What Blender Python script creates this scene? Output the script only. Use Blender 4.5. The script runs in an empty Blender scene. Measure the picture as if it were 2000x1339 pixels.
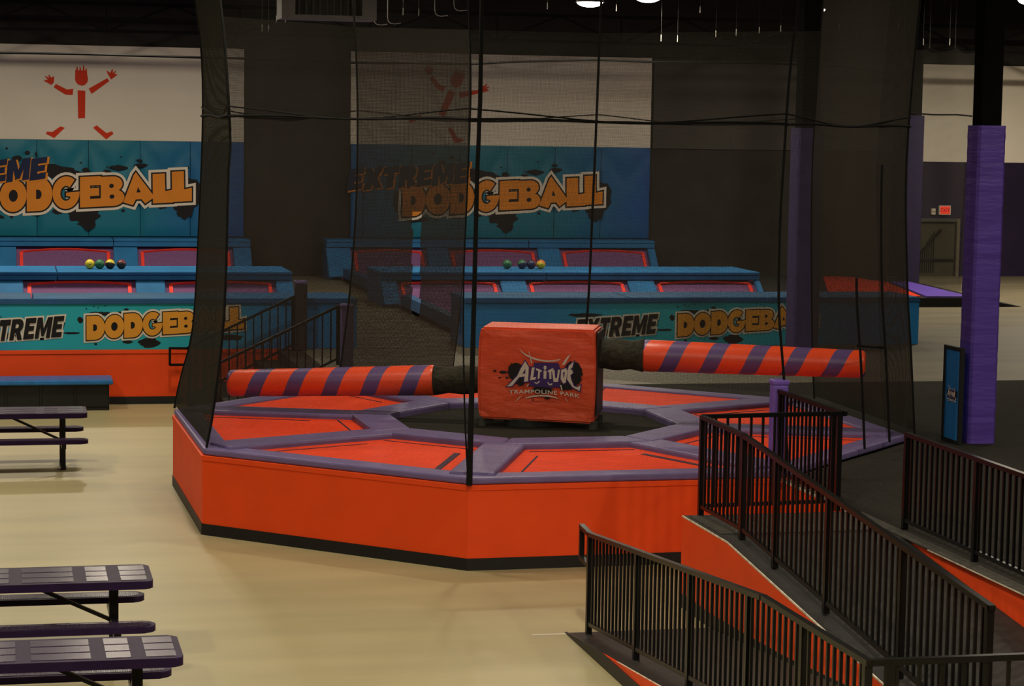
import bpy, bmesh, math, random
from mathutils import Vector, Matrix
random.seed(7)
SC = bpy.context.scene
COL = SC.collection
V3 = Vector

# ------------------------------------------------------------------ camera
F_PX, YAW, PITCH, ROLL, CAM_H = 4409.34, 0.222523, 0.096638, 0.015428, 4.7102
def cam_setup():
    d = V3((math.sin(YAW)*math.cos(PITCH), math.cos(YAW)*math.cos(PITCH), -math.sin(PITCH)))
    r = V3((math.cos(YAW), -math.sin(YAW), 0)); u = r.cross(d)
    c, s = math.cos(ROLL), math.sin(ROLL)
    r2 = c*r + s*u; u2 = -s*r + c*u
    cam = bpy.data.cameras.new('camera'); cam.sensor_width = 36.0; cam.lens = F_PX/2000*36.0
    cam.clip_end = 300; cam.clip_start = 0.1
    o = bpy.data.objects.new('camera', cam); COL.objects.link(o)
    m = Matrix.Identity(4)
    for i in range(3):
        m[i][0] = r2[i]; m[i][1] = u2[i]; m[i][2] = -d[i]
    m[0][3], m[1][3], m[2][3] = 0, 0, CAM_H
    o.matrix_world = m
    SC.camera = o
cam_setup()

# ------------------------------------------------------------------ world, exposure
SC.view_settings.view_transform = 'Standard'
SC.view_settings.look = 'None'
SC.view_settings.gamma = 1.0
SC.view_settings.use_curve_mapping = False
SC.view_settings.exposure = 0.0
w = bpy.data.worlds.new('world'); SC.world = w; w.use_nodes = True
w.node_tree.nodes['Background'].inputs[0].default_value = (0.9, 0.8, 0.62, 1)
w.node_tree.nodes['Background'].inputs[1].default_value = 0.0
SC.cycles.transparent_max_bounces = 24
SC.cycles.max_bounces = 8

LAMP_W = 1.0      # overall lamp strength factor
LAMP_COL = (1.0, 0.88, 0.68)
# lamps: x, y, z, watts  (high-bay fixtures: first four in view, the rest unseen, placed for their light; see high_bay_lamp builder)
LAMPS = [(11.7,45.0,7.20,220),(13.1,45.6,7.36,150),(18.37,50.0,7.46,120),(21.4,45.0,7.50,200),
         (0.5,6.0,7.6,420),(8.5,8.0,7.6,620),(-4.0,14.0,7.6,380),(4.0,15.0,7.6,380),(12.5,16.0,7.6,120),
         (-3.0,26.0,7.6,280),(3.0,24.5,7.6,120),(6.6,27.6,7.8,190),(14.5,20.5,7.6,230),(16.0,30.0,7.6,120),(-2.0,34.0,7.6,220),(2.4,33.5,7.6,190),
         (8.5,36.0,7.6,170),(-1.0,47.5,7.7,330),(2.12,47.0,7.7,330),(9.6,47.5,7.8,260),(25.5,47.5,7.7,780)]
LAMP_WHERE = ['', '', '', '', 'behind the camera at the left', 'behind the camera at the right', 'left of the nearest picnic tables', 'above the open floor before the ramp', 'above the dark deck right of the ramp',
         'far left beyond the picnic tables', 'above the left corner of the platform', 'straight above the roller machine', 'above the dark deck beyond the ramp railings', 'above the dark deck behind the column', 'above the storage bench', 'above the stairs', 'above the aisle before the courts',
         'at the far left over the left court', 'over the right half of the left court', 'over the left half of the right court', 'over the far doorway']

# ------------------------------------------------------------------ materials
MATS = {}
def mat(name, col, rough=0.5, spec=0.3, nscale=6.0, namt=0.12, bump=0.0, bscale=40.0, metal=0.0, stretch=None, coat=0.0):
    if name in MATS: return MATS[name]
    m = bpy.data.materials.new(name); m.use_nodes = True
    nt = m.node_tree; b = nt.nodes['Principled BSDF']
    b.inputs['Roughness'].default_value = rough
    b.inputs['Specular IOR Level'].default_value = spec
    b.inputs['Metallic'].default_value = metal
    b.inputs['Coat Weight'].default_value = coat
    tc = nt.nodes.new('ShaderNodeTexCoord')
    mp = nt.nodes.new('ShaderNodeMapping')
    nt.links.new(tc.outputs['Object'], mp.inputs['Vector'])
    if stretch: mp.inputs['Scale'].default_value = stretch
    n = nt.nodes.new('ShaderNodeTexNoise'); n.inputs['Scale'].default_value = nscale; n.inputs['Detail'].default_value = 4
    nt.links.new(mp.outputs['Vector'], n.inputs['Vector'])
    cr = nt.nodes.new('ShaderNodeMapRange')
    cr.inputs['From Min'].default_value = 0.3; cr.inputs['From Max'].default_value = 0.7
    cr.inputs['To Min'].default_value = 1-namt; cr.inputs['To Max'].default_value = 1+namt
    nt.links.new(n.outputs['Fac'], cr.inputs['Value'])
    mx = nt.nodes.new('ShaderNodeVectorMath'); mx.operation = 'SCALE'
    mx.inputs[0].default_value = col
    nt.links.new(cr.outputs['Result'], mx.inputs['Scale'])
    nt.links.new(mx.outputs['Vector'], b.inputs['Base Color'])
    if bump:
        n2 = nt.nodes.new('ShaderNodeTexNoise'); n2.inputs['Scale'].default_value = bscale; n2.inputs['Detail'].default_value = 3
        nt.links.new(mp.outputs['Vector'], n2.inputs['Vector'])
        bp = nt.nodes.new('ShaderNodeBump'); bp.inputs['Strength'].default_value = bump; bp.inputs['Distance'].default_value = 0.05
        nt.links.new(n2.outputs['Fac'], bp.inputs['Height'])
        nt.links.new(bp.outputs['Normal'], b.inputs['Normal'])
    MATS[name] = m
    return m

ORANGE = mat('orange_paint', (0.80, 0.068, 0.008), 0.55, 0.25, 2.5, 0.05)
BLACKP = mat('black_paint', (0.012, 0.012, 0.012), 0.5, 0.3)
RAIL = mat('black_rail', (0.005, 0.0048, 0.0048), 0.30, 0.24)
CARPET = mat('black_carpet', (0.026, 0.024, 0.019), 0.95, 0.1, 30, 0.25, 0.3, 300)
RAMPM = mat('ramp_rubber', (0.019, 0.018, 0.016), 0.6, 0.3, 8, 0.3, 0.2, 120)
PURPLE = mat('purple_vinyl', (0.150, 0.114, 0.262), 0.45, 0.3, 3, 0.10, 0.15, 8)
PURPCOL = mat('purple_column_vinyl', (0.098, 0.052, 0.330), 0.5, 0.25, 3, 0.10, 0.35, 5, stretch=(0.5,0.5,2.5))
BED = mat('orange_bed', (0.85, 0.060, 0.012), 0.65, 0.15, 3, 0.06)
STITCH = mat('bed_stitching', (0.060, 0.028, 0.055), 0.7, 0.2)
FLOORM = mat('pit_floor', (0.375, 0.325, 0.170), 0.42, 0.3, 0.9, 0.10, stretch=(0.35,1.8,1))
DECKM = mat('deck_floor', (0.130, 0.110, 0.068), 0.6, 0.3, 1.0, 0.18, stretch=(0.4,1.5,1))
WALLBLK = mat('dark_wall', (0.030, 0.027, 0.024), 0.85, 0.1, 1.5, 0.2)
WALLWHT = mat('white_wall', (0.65, 0.59, 0.49), 0.8, 0.1, 0.8, 0.04)
WALLPUR = mat('purple_wall', (0.020, 0.013, 0.032), 0.8, 0.1, 1.0, 0.1)
BLUE = mat('blue_vinyl', (0.022, 0.130, 0.300), 0.65, 0.1, 2, 0.12, 0.2, 6)
BLUED = mat('dark_blue_vinyl', (0.016, 0.075, 0.19), 0.5, 0.3, 2, 0.12)
BLUEB = mat('bright_blue_panel', (0.020, 0.170, 0.480), 0.45, 0.3, 2, 0.06)
TPURP = mat('purple_bed', (0.150, 0.068, 0.165), 0.8, 0.1, 40, 0.2)
TRED = mat('red_stripe', (0.75, 0.045, 0.030), 0.6, 0.2)
TDARK = mat('shadow_gap', (0.012, 0.012, 0.02), 0.9, 0.05)
RED = mat('red_print', (0.55, 0.040, 0.015), 0.7, 0.1, 3, 0.03)
INK = mat('ink_print', (0.012, 0.011, 0.012), 0.6, 0.15)
WHITEP = mat('white_print', (0.62, 0.55, 0.45), 0.6, 0.15, 3, 0.03)
GOLD = mat('gold_print', (0.62, 0.270, 0.030), 0.6, 0.15, 3, 0.05)
GOLD2 = mat('gold_print_wall', (0.60, 0.205, 0.022), 0.6, 0.15, 3, 0.05)
NAVY = mat('navy_print', (0.012, 0.018, 0.05), 0.6, 0.15)
VIOLETP = mat('violet_print', (0.050, 0.022, 0.13), 0.6, 0.2)
BOXM = mat('orange_vinyl_bag', (0.72, 0.085, 0.028), 0.42, 0.3, 3, 0.06, 0.55, 3.2, stretch=(0.8,0.8,2.2))
SLEEVE = mat('black_sleeve', (0.030, 0.027, 0.017), 0.75, 0.2, 8, 0.4, 0.8, 12)
GREY = mat('grey_metal', (0.22, 0.21, 0.18), 0.5, 0.4)
DGREY = mat('dark_grey_metal', (0.05, 0.048, 0.042), 0.6, 0.3)
WIRE = mat('wire_glint', (0.75, 0.72, 0.60), 0.4, 0.5)  # pale tone that carries the glint on the hanging wires
ROPE = mat('black_rope', (0.008, 0.008, 0.008), 0.8, 0.1)
TRIMW = mat('worn_white_edge', (0.62, 0.55, 0.42), 0.7, 0.1, 12, 0.3)
BEIGE = mat('beige_wall', (0.11, 0.09, 0.062), 0.8, 0.1)

def banner_mat(name, xc, half, c0, c1):
    """vinyl print: teal in the middle of the sheet fading to blue at its ends"""
    m = bpy.data.materials.new(name); m.use_nodes = True
    nt = m.node_tree; b = nt.nodes['Principled BSDF']; b.inputs['Roughness'].default_value = 0.5
    b.inputs['Specular IOR Level'].default_value = 0.25
    g = nt.nodes.new('ShaderNodeNewGeometry'); sp = nt.nodes.new('ShaderNodeSeparateXYZ')
    nt.links.new(g.outputs['Position'], sp.inputs['Vector'])
    a = nt.nodes.new('ShaderNodeMath'); a.operation = 'SUBTRACT'; a.inputs[1].default_value = xc
    nt.links.new(sp.outputs['X'], a.inputs[0])
    ab = nt.nodes.new('ShaderNodeMath'); ab.operation = 'ABSOLUTE'; nt.links.new(a.outputs[0], ab.inputs[0])
    n = nt.nodes.new('ShaderNodeTexNoise'); n.inputs['Scale'].default_value = 1.6; n.inputs['Detail'].default_value = 4
    nt.links.new(g.outputs['Position'], n.inputs['Vector'])
    ad = nt.nodes.new('ShaderNodeMath'); ad.operation = 'MULTIPLY_ADD'; ad.inputs[1].default_value = 1.6
    nt.links.new(n.outputs['Fac'], ad.inputs[0]); nt.links.new(ab.outputs[0], ad.inputs[2])
    mr = nt.nodes.new('ShaderNodeMapRange'); mr.inputs['From Min'].default_value = half*0.35+0.8; mr.inputs['From Max'].default_value = half+0.8
    nt.links.new(ad.outputs[0], mr.inputs['Value'])
    mx = nt.nodes.new('ShaderNodeMix'); mx.data_type = 'RGBA'
    mx.inputs['A'].default_value = (*c0, 1); mx.inputs['B'].default_value = (*c1, 1)
    nt.links.new(mr.outputs['Result'], mx.inputs['Factor'])
    nt.links.new(mx.outputs['Result'], b.inputs['Base Color'])
    return m

def net_mat(name, cell, frac):
    """knotted mesh: thin dark yarns on a square grid laid along the cloth's UV"""
    m = bpy.data.materials.new(name); m.use_nodes = True
    nt = m.node_tree; nt.nodes.clear()
    out = nt.nodes.new('ShaderNodeOutputMaterial')
    uv = nt.nodes.new('ShaderNodeUVMap'); sp = nt.nodes.new('ShaderNodeSeparateXYZ')
    nt.links.new(uv.outputs['UV'], sp.inputs['Vector'])
    ws = []
    for ax in ('X', 'Y'):
        dv = nt.nodes.new('ShaderNodeMath'); dv.operation = 'DIVIDE'; dv.inputs[1].default_value = cell
        nt.links.new(sp.outputs[ax], dv.inputs[0])
        fr = nt.nodes.new('ShaderNodeMath'); fr.operation = 'FRACT'; nt.links.new(dv.outputs[0], fr.inputs[0])
        lt = nt.nodes.new('ShaderNodeMath'); lt.operation = 'LESS_THAN'; lt.inputs[1].default_value = frac
        nt.links.new(fr.outputs[0], lt.inputs[0]); ws.append(lt)
    mxm = nt.nodes.new('ShaderNodeMath'); mxm.operation = 'MAXIMUM'
    nt.links.new(ws[0].outputs[0], mxm.inputs[0]); nt.links.new(ws[1].outputs[0], mxm.inputs[1])
    tr = nt.nodes.new('ShaderNodeBsdfTransparent')
    df = nt.nodes.new('ShaderNodeBsdfDiffuse'); df.inputs['Color'].default_value = (0.033, 0.031, 0.025, 1)
    ms = nt.nodes.new('ShaderNodeMixShader')
    nt.links.new(mxm.outputs[0], ms.inputs[0]); nt.links.new(tr.outputs[0], ms.inputs[1]); nt.links.new(df.outputs[0], ms.inputs[2])
    nt.links.new(ms.outputs[0], out.inputs['Surface'])
    return m
NETS = {k: net_mat('net_mesh_'+k, 0.0125, f) for k, f in (('thin',0.060),('mid',0.195),('semi',0.37),('dense',0.63),('heavy',0.76))}

def spiral_mat():
    m = bpy.data.materials.new('spiral_striped_vinyl'); m.use_nodes = True
    nt = m.node_tree; b = nt.nodes['Principled BSDF']; b.inputs['Roughness'].default_value = 0.4
    tc = nt.nodes.new('ShaderNodeTexCoord'); sp = nt.nodes.new('ShaderNodeSeparateXYZ')
    nt.links.new(tc.outputs['Object'], sp.inputs['Vector'])
    at = nt.nodes.new('ShaderNodeMath'); at.operation = 'ARCTAN2'
    nt.links.new(sp.outputs['Z'], at.inputs[0]); ng = nt.nodes.new('ShaderNodeMath'); ng.operation = 'MULTIPLY'; ng.inputs[1].default_value = -1
    nt.links.new(sp.outputs['Y'], ng.inputs[0]); nt.links.new(ng.outputs[0], at.inputs[1])
    k = nt.nodes.new('ShaderNodeMath'); k.operation = 'MULTIPLY'; k.inputs[1].default_value = -1/(2*math.pi)
    nt.links.new(at.outputs[0], k.inputs[0])
    ml = nt.nodes.new('ShaderNodeMath'); ml.operation = 'MULTIPLY_ADD'; ml.inputs[1].default_value = 1/0.50
    nt.links.new(sp.outputs['X'], ml.inputs[0]); nt.links.new(k.outputs[0], ml.inputs[2])
    fr = nt.nodes.new('ShaderNodeMath'); fr.operation = 'FRACT'; nt.links.new(ml.outputs[0], fr.inputs[0])
    lt = nt.nodes.new('ShaderNodeMath'); lt.operation = 'LESS_THAN'; lt.inputs[1].default_value = 0.60
    nt.links.new(fr.outputs[0], lt.inputs[0])
    mx = nt.nodes.new('ShaderNodeMix'); mx.data_type = 'RGBA'
    mx.inputs['A'].default_value = (0.11, 0.065, 0.20, 1); mx.inputs['B'].default_value = (0.85, 0.075, 0.015, 1)
    nt.links.new(lt.outputs[0], mx.inputs['Factor']); nt.links.new(mx.outputs['Result'], b.inputs['Base Color'])
    return m
SPIRAL = spiral_mat()

def perforated_mat():
    m = bpy.data.materials.new('perforated_purple_coating'); m.use_nodes = True
    nt = m.node_tree; b = nt.nodes['Principled BSDF']
    b.inputs['Roughness'].default_value = 0.27; b.inputs['Specular IOR Level'].default_value = 0.16
    tc = nt.nodes.new('ShaderNodeTexCoord')
    v = nt.nodes.new('ShaderNodeTexVoronoi'); v.inputs['Scale'].default_value = 55; v.inputs['Randomness'].default_value = 0.15
    nt.links.new(tc.outputs['Object'], v.inputs['Vector'])
    r = nt.nodes.new('ShaderNodeMapRange'); r.inputs['From Min'].default_value = 0.25; r.inputs['From Max'].default_value = 0.45
    nt.links.new(v.outputs['Distance'], r.inputs['Value'])
    mx = nt.nodes.new('ShaderNodeMix'); mx.data_type = 'RGBA'
    mx.inputs['A'].default_value = (0.010, 0.006, 0.013, 1); mx.inputs['B'].default_value = (0.036, 0.021, 0.054, 1)
    nt.links.new(r.outputs['Result'], mx.inputs['Factor']); nt.links.new(mx.outputs['Result'], b.inputs['Base Color'])
    bp = nt.nodes.new('ShaderNodeBump'); bp.inputs['Strength'].default_value = 0.4; bp.inputs['Distance'].default_value = 0.01
    nt.links.new(r.outputs['Result'], bp.inputs['Height']); nt.links.new(bp.outputs['Normal'], b.inputs['Normal'])
    return m
PERF = perforated_mat()
TABLEP = mat('dark_purple_coating', (0.020, 0.009, 0.036), 0.5, 0.10)

def emit_mat(name, col, s):
    m = bpy.data.materials.new(name); m.use_nodes = True
    nt = m.node_tree; nt.nodes.clear()
    o = nt.nodes.new('ShaderNodeOutputMaterial'); e = nt.nodes.new('ShaderNodeEmission')
    e.inputs[0].default_value = (*col, 1); e.inputs[1].default_value = s
    nt.links.new(e.outputs[0], o.inputs[0]); return m
LAMPE = emit_mat('lamp_glow', (1.0, 0.93, 0.82), 14)
EXITE = emit_mat('exit_glow', (1.0, 0.06, 0.03), 0.9)

# ------------------------------------------------------------------ helpers
WL = {}
def wl(o): return WL.get(o.name, V3((0,0,0)))
def thing(name, label, cat, loc=(0,0,0), group=None):
    o = bpy.data.objects.new(name, None); COL.objects.link(o); o.empty_display_size = 0.2
    o.location = loc; o['label'] = label; o['category'] = cat
    if group: o['group'] = group
    WL[o.name] = V3(loc); return o
def tag(o, label, cat, group=None):
    o['label'] = label; o['category'] = cat
    if group: o['group'] = group
    return o
def link(name, me, parent=None, loc=None):
    o = bpy.data.objects.new(name, me); COL.objects.link(o)
    if parent: o.parent = parent
    if loc is not None: o.location = loc
    return o
def obj(name, bm, m, parent=None, org=None, smooth=False):
    """bm holds world coordinates; the origin goes to org (world), or to the parent's origin"""
    if isinstance(bm, bpy.types.Mesh): me = bm
    else:
        me = bpy.data.meshes.new(name); bm.normal_update(); bm.to_mesh(me); bm.free()
    pw = wl(parent) if parent else V3((0,0,0))
    w0 = V3(org) if org is not None else pw
    me.transform(Matrix.Translation(-w0))
    if m is not None:
        me.materials.clear(); me.materials.append(m)
    if smooth:
        for p in me.polygons: p.use_smooth = True
    o = link(name, me, parent, w0-pw)
    WL[o.name] = w0
    return o
def struct(o, kind='structure'): o['kind'] = kind; return o

def box(bm, x0, x1, y0, y1, z0, z1):
    vs = [bm.verts.new((x,y,z)) for z in (z0,z1) for x,y in ((x0,y0),(x1,y0),(x1,y1),(x0,y1))]
    fs = [(3,2,1,0),(4,5,6,7),(0,1,5,4),(1,2,6,5),(2,3,7,6),(3,0,4,7)]
    for f in fs: bm.faces.new([vs[i] for i in f])
    return bm
def Bx(*a, bev=0, seg=2):
    bm = bmesh.new(); box(bm, *a)
    if bev: bmesh.ops.bevel(bm, geom=bm.edges[:], offset=bev, segments=seg, affect='EDGES', profile=0.5)
    return bm
def prism(bm, poly, z0, z1):
    """poly: list of (x,y) ccw"""
    a = [bm.verts.new((x,y,z0)) for x,y in poly]; b = [bm.verts.new((x,y,z1)) for x,y in poly]
    n = len(poly)
    bm.faces.new(b); bm.faces.new(a[::-1])
    for i in range(n): bm.faces.new((a[i],a[(i+1)%n],b[(i+1)%n],b[i]))
    return bm
def Pr(poly, z0, z1, bev=0):
    bm = bmesh.new()
    ar = sum(poly[i][0]*poly[(i+1)%len(poly)][1]-poly[(i+1)%len(poly)][0]*poly[i][1] for i in range(len(poly)))
    prism(bm, poly if ar > 0 else poly[::-1], z0, z1)
    if bev: bmesh.ops.bevel(bm, geom=bm.edges[:], offset=bev, segments=2, affect='EDGES', profile=0.5)
    return bm
def profx(prof, x0, x1, bev=0):
    """extrude a (y,z) profile along x"""
    bm = bmesh.new()
    a = [bm.verts.new((x0,y,z)) for y,z in prof]; b = [bm.verts.new((x1,y,z)) for y,z in prof]
    n = len(prof); bm.faces.new(a); bm.faces.new(b[::-1])
    for i in range(n): bm.faces.new((a[i],b[i],b[(i+1)%n],a[(i+1)%n]))
    bmesh.ops.recalc_face_normals(bm, faces=bm.faces[:])
    if bev: bmesh.ops.bevel(bm, geom=bm.edges[:], offset=bev, segments=2, affect='EDGES')
    return bm
def beam(bm, p, q, w, h, up=(0,0,1)):
    p, q, up = V3(p), V3(q), V3(up); d = (q-p).normalized()
    if abs(d.dot(up)) > 0.99: up = V3((0,1,0))
    s = d.cross(up).normalized(); t = s.cross(d).normalized()
    vs = [bm.verts.new(c + s*a*w/2 + t*b*h/2) for c in (p,q) for a,b in ((-1,-1),(1,-1),(1,1),(-1,1))]
    for f in ((0,1,2,3),(7,6,5,4),(4,5,1,0),(5,6,2,1),(6,7,3,2),(7,4,0,3)): bm.faces.new([vs[i] for i in f])
    bmesh.ops.recalc_face_normals(bm, faces=bm.faces[:])
    return bm
def Bm(*a, **k): return beam(bmesh.new(), *a, **k)
def tube(pts, r, n=6, cap=True):
    bm = bmesh.new(); pts = [V3(p) for p in pts]; rings = []
    ref = V3((0,0,1))
    for i, p in enumerate(pts):
        d = (pts[min(i+1,len(pts)-1)] - pts[max(i-1,0)]).normalized()
        rf = ref if abs(d.dot(ref)) < 0.95 else V3((0,1,0))
        s = d.cross(rf).normalized(); t = s.cross(d)
        rr = r[i] if isinstance(r, (list,tuple)) else r
        rings.append([bm.verts.new(p + (s*math.cos(2*math.pi*k/n)+t*math.sin(2*math.pi*k/n))*rr) for k in range(n)])
    for a, b in zip(rings, rings[1:]):
        for k in range(n): bm.faces.new((a[k],a[(k+1)%n],b[(k+1)%n],b[k]))
    if cap: bm.faces.new(rings[0][::-1]); bm.faces.new(rings[-1])
    bmesh.ops.recalc_face_normals(bm, faces=bm.faces[:])
    return bm
def interp(kn, s):
    if s <= kn[0][0]: return kn[0][1]
    for (a,va),(b,vb) in zip(kn, kn[1:]):
        if s <= b: return va+(vb-va)*(s-a)/(b-a)
    return kn[-1][1]
def resample_smooth(kn, s):
    # Catmull-Rom through (z, x) knots
    i = 0
    while i < len(kn)-2 and s > kn[i+1][0]: i += 1
    p1, p2 = kn[i], kn[i+1]
    p0 = kn[i-1] if i else (2*p1[0]-p2[0], 2*p1[1]-p2[1]); p3 = kn[i+2] if i+2 < len(kn) else (2*p2[0]-p1[0], 2*p2[1]-p1[1])
    t = (s-p1[0])/(p2[0]-p1[0])
    if t <= 0 or t >= 1: return p1[1]+(p2[1]-p1[1])*t
    m1 = (p2[1]-p0[1])/(p2[0]-p0[0])*(p2[0]-p1[0]); m2 = (p3[1]-p1[1])/(p3[0]-p1[0])*(p2[0]-p1[0])
    return (2*t**3-3*t*t+1)*p1[1]+(t**3-2*t*t+t)*m1+(-2*t**3+3*t*t)*p2[1]+(t**3-t*t)*m2

# flat print: filled outlines (with holes), grown by offset, a few mm thick
def flat_mesh(polys, offset=0.0, thick=0.002):
    cu = bpy.data.curves.new('print', 'CURVE'); cu.dimensions = '2D'; cu.fill_mode = 'BOTH'
    cu.extrude = thick/2; cu.offset = offset
    for pl in polys:
        s = cu.splines.new('POLY'); s.points.add(len(pl)-1)
        for pt, (x,y) in zip(s.points, pl): pt.co = (x,y,0,1)
        s.use_cyclic_u = True
    o = bpy.data.objects.new('print', cu); COL.objects.link(o)
    dg = bpy.context.evaluated_depsgraph_get(); dg.update()
    me = bpy.data.meshes.new_from_object(o.evaluated_get(dg)); bpy.data.objects.remove(o); bpy.data.curves.remove(cu)
    return me
def text_mesh(txt, size=1.0, thick=0.002, offset=0.0, spacing=1.0, sx=1.0):
    cu = bpy.data.curves.new('lettering', 'FONT'); cu.body = txt; cu.size = size; cu.extrude = thick/2; cu.offset = offset
    cu.space_character = spacing; cu.align_x = 'CENTER'
    o = bpy.data.objects.new('lettering', cu); COL.objects.link(o)
    dg = bpy.context.evaluated_depsgraph_get(); dg.update()
    me = bpy.data.meshes.new_from_object(o.evaluated_get(dg)); bpy.data.objects.remove(o); bpy.data.curves.remove(cu)
    me.transform(Matrix.Diagonal((sx,1,1,1)))
    return me
def grow(pl, d):
    """offset a closed outline outwards by d (mitred, clamped); ccw assumed outer"""
    n = len(pl); out = []
    ar = sum(pl[i][0]*pl[(i+1)%n][1]-pl[(i+1)%n][0]*pl[i][1] for i in range(n))
    sg = 1 if ar > 0 else -1
    for i in range(n):
        p, c, q = V3((*pl[i-1],0)), V3((*pl[i],0)), V3((*pl[(i+1)%n],0))
        a = (c-p); b = (q-c)
        if a.length < 1e-9 or b.length < 1e-9: continue
        a.normalize(); b.normalize()
        na = V3((a.y,-a.x,0))*sg; nb = V3((b.y,-b.x,0))*sg
        m = na+nb
        if m.length < 1e-6: m = na
        m.normalize(); k = d/max(0.45, m.dot(na)); c2 = c+m*k
        out.append((c2.x,c2.y))
    return out
def place(me, origin, ex, ez, lift=0.0):
    """put a flat xy mesh on the plane spanned by ex (right) and ez (up); normal = ex x ez"""
    ex, ez = V3(ex), V3(ez); nrm = ex.cross(ez)
    m = Matrix(((ex.x,ez.x,nrm.x,origin[0]+nrm.x*lift),(ex.y,ez.y,nrm.y,origin[1]+nrm.y*lift),(ex.z,ez.z,nrm.z,origin[2]+nrm.z*lift),(0,0,0,1)))
    me.transform(m); return me

# ------------------------------------------------------------------ measured layout
DECK = 0.90
OC = (6.477, 27.419); OR = 4.676; OROT = 0.0192
def octp(R, k, c=OC, rot=OROT):
    a = math.radians(-157.5+45*k)+rot
    return (c[0]+R*math.cos(a), c[1]+R*math.sin(a))
NM = 'BCDEFGHA'
OV = {n: octp(OR, i) for i, n in enumerate(NM)}

# ------------------------------------------------------------------ setting
o = struct(obj('floor', Bx(-14, 9, -4, 37.62, -0.1, 0), FLOORM)); 
deck_poly = [(-14,37.62),(4.86,37.62),(4.86,34.0),OV['H'],OV['G'],OV['F'],OV['E'],(8.28,OV['D'][1]-0.06),(8.28,11.5),(34,11.5),(34,55.35),(-14,55.35)]
struct(obj('floor', Pr(deck_poly, -0.05, DECK), DECKM))
carp = [OV['H'],(4.75,31.97),(34,31.95),(34,11.5),(8.36,11.5),(8.36,OV['D'][1]-0.06),OV['E'],OV['F'],OV['G']]
struct(obj('floor', Pr(carp, DECK, DECK+0.008), CARPET))
struct(obj('wall_deck', Bx(-14, 4.84, 37.585, 37.62, 0.0, DECK-0.002), ORANGE))
struct(obj('trim_1', Bx(-14, 4.84, 37.57, 37.60, DECK-0.06, DECK+0.004, bev=0.004), ORANGE))
struct(obj('baseboard_deck', Bx(-14, 2.9, 37.565, 37.59, 0.0, 0.125), BLACKP))
struct(obj('wall_back', Bx(-14, 34, 55.36, 55.6, 0, 9.2), WALLBLK))
struct(obj('ceiling', Bx(-14, 34, -6, 56, 9.2, 9.3), WALLBLK))
struct(obj('wall_left', Bx(-14.2, -14, -6, 56, 0, 9.2), WALLBLK))
struct(obj('wall_right', Bx(34, 34.2, -6, 56, 0, 9.2), WALLBLK))
struct(obj('wall_front', Bx(-14, 34, -6.2, -6, 0, 9.2), WALLBLK))
struct(obj('wall_upper', Bx(-3.2, 5.74, 55.30, 55.36, 4.17, 6.42), WALLWHT))
struct(obj('wall_upper', Bx(8.36, 16.03, 55.30, 55.36, 4.15, 6.42), WALLWHT))
struct(obj('wall_upper', Bx(23.05, 34, 55.30, 55.36, 3.90, 6.42), WALLWHT))
struct(obj('wall_upper', Bx(16.1, 22.6, 55.31, 55.36, 4.15, 6.40), mat('grey_wall',(0.060,0.056,0.050),0.85,0.1,1.0,0.1)))
bm = bmesh.new(); box(bm, 22.62, 23.42, 55.30, 55.36, DECK, 3.90); box(bm, 24.42, 34, 55.30, 55.36, DECK, 3.90); box(bm, 23.42, 24.42, 55.30, 55.36, 2.40, 3.90)
struct(obj('wall_lower', bm, WALLPUR))
# deck edge facing the gap by the ramp, with worn white edge
struct(obj('wall_gap', Bx(8.255, 8.28, 11.5, OV['D'][1]-0.1, 0.0, DECK-0.01), ORANGE))
struct(obj('trim_2', Bx(8.24, 8.27, 21.0, OV['D'][1]-0.06, DECK-0.014, DECK+0.006), TRIMW))

# doorway at the far wall
def door():
    d = obj('door_1', Bx(24.42, 24.50, 55.22, 55.34, DECK, 2.42), BEIGE, org=(24.42,55.3,DECK)); struct(d)
    obj('door_frame', Bx(23.42, 24.42, 55.24, 55.34, 2.34, 2.42), DGREY, d)
    obj('inner_wall', Bx(23.43, 24.41, 55.342, 55.358, DECK, 2.34), mat('dim_room_wall',(0.045,0.040,0.026),.85,.1), d)
    for k in range(7): obj('baluster', Bx(23.45+k*0.06, 23.465+k*0.06, 55.31, 55.325, DECK+0.1, 1.55+0.09*k), RAIL, d)
    obj('handrail', Bm((23.43,55.30,1.50),(24.0,55.30,2.12),0.06,0.06), RAIL, d)
    obj('crossbar', Bx(23.45, 24.41, 55.30, 55.33, 1.30, 1.36), RAIL, d)
door()

# ceiling trusses
TRUSSM = mat('flat_black_steel', (0.005,0.005,0.005), 0.95, 0.02)
def truss(y, zb, zt, x0, x1, label, group):
    t = thing('roof_truss', label, 'truss', ((x0+x1)/2, y, zb), group)
    obj('bottom_chord', Bx(x0, x1, y-0.06, y+0.06, zb, zb+0.07), TRUSSM, t)
    obj('top_chord', Bx(x0, x1, y-0.06, y+0.06, zt, zt+0.08), TRUSSM, t)
    n = int((x1-x0)/1.5)
    for i in range(n):
        a = x0+(x1-x0)*i/n; b = x0+(x1-x0)*(i+1)/n
        p, q = ((a,y,zb+0.03),(b,y,zt+0.03)) if i % 2 else ((a,y,zt+0.03),(b,y,zb+0.03))
        obj('web_bar', Bm(p, q, 0.05, 0.05), TRUSSM, t)
        if i % 2: obj('web_post', Bx(a-0.02, a+0.02, y-0.02, y+0.02, zb, zt), TRUSSM, t)
truss(52.0, 6.62, 7.22, -8.2, 30.8, 'black open-web roof truss running just above the white wall panels', 'roof trusses')

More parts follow.
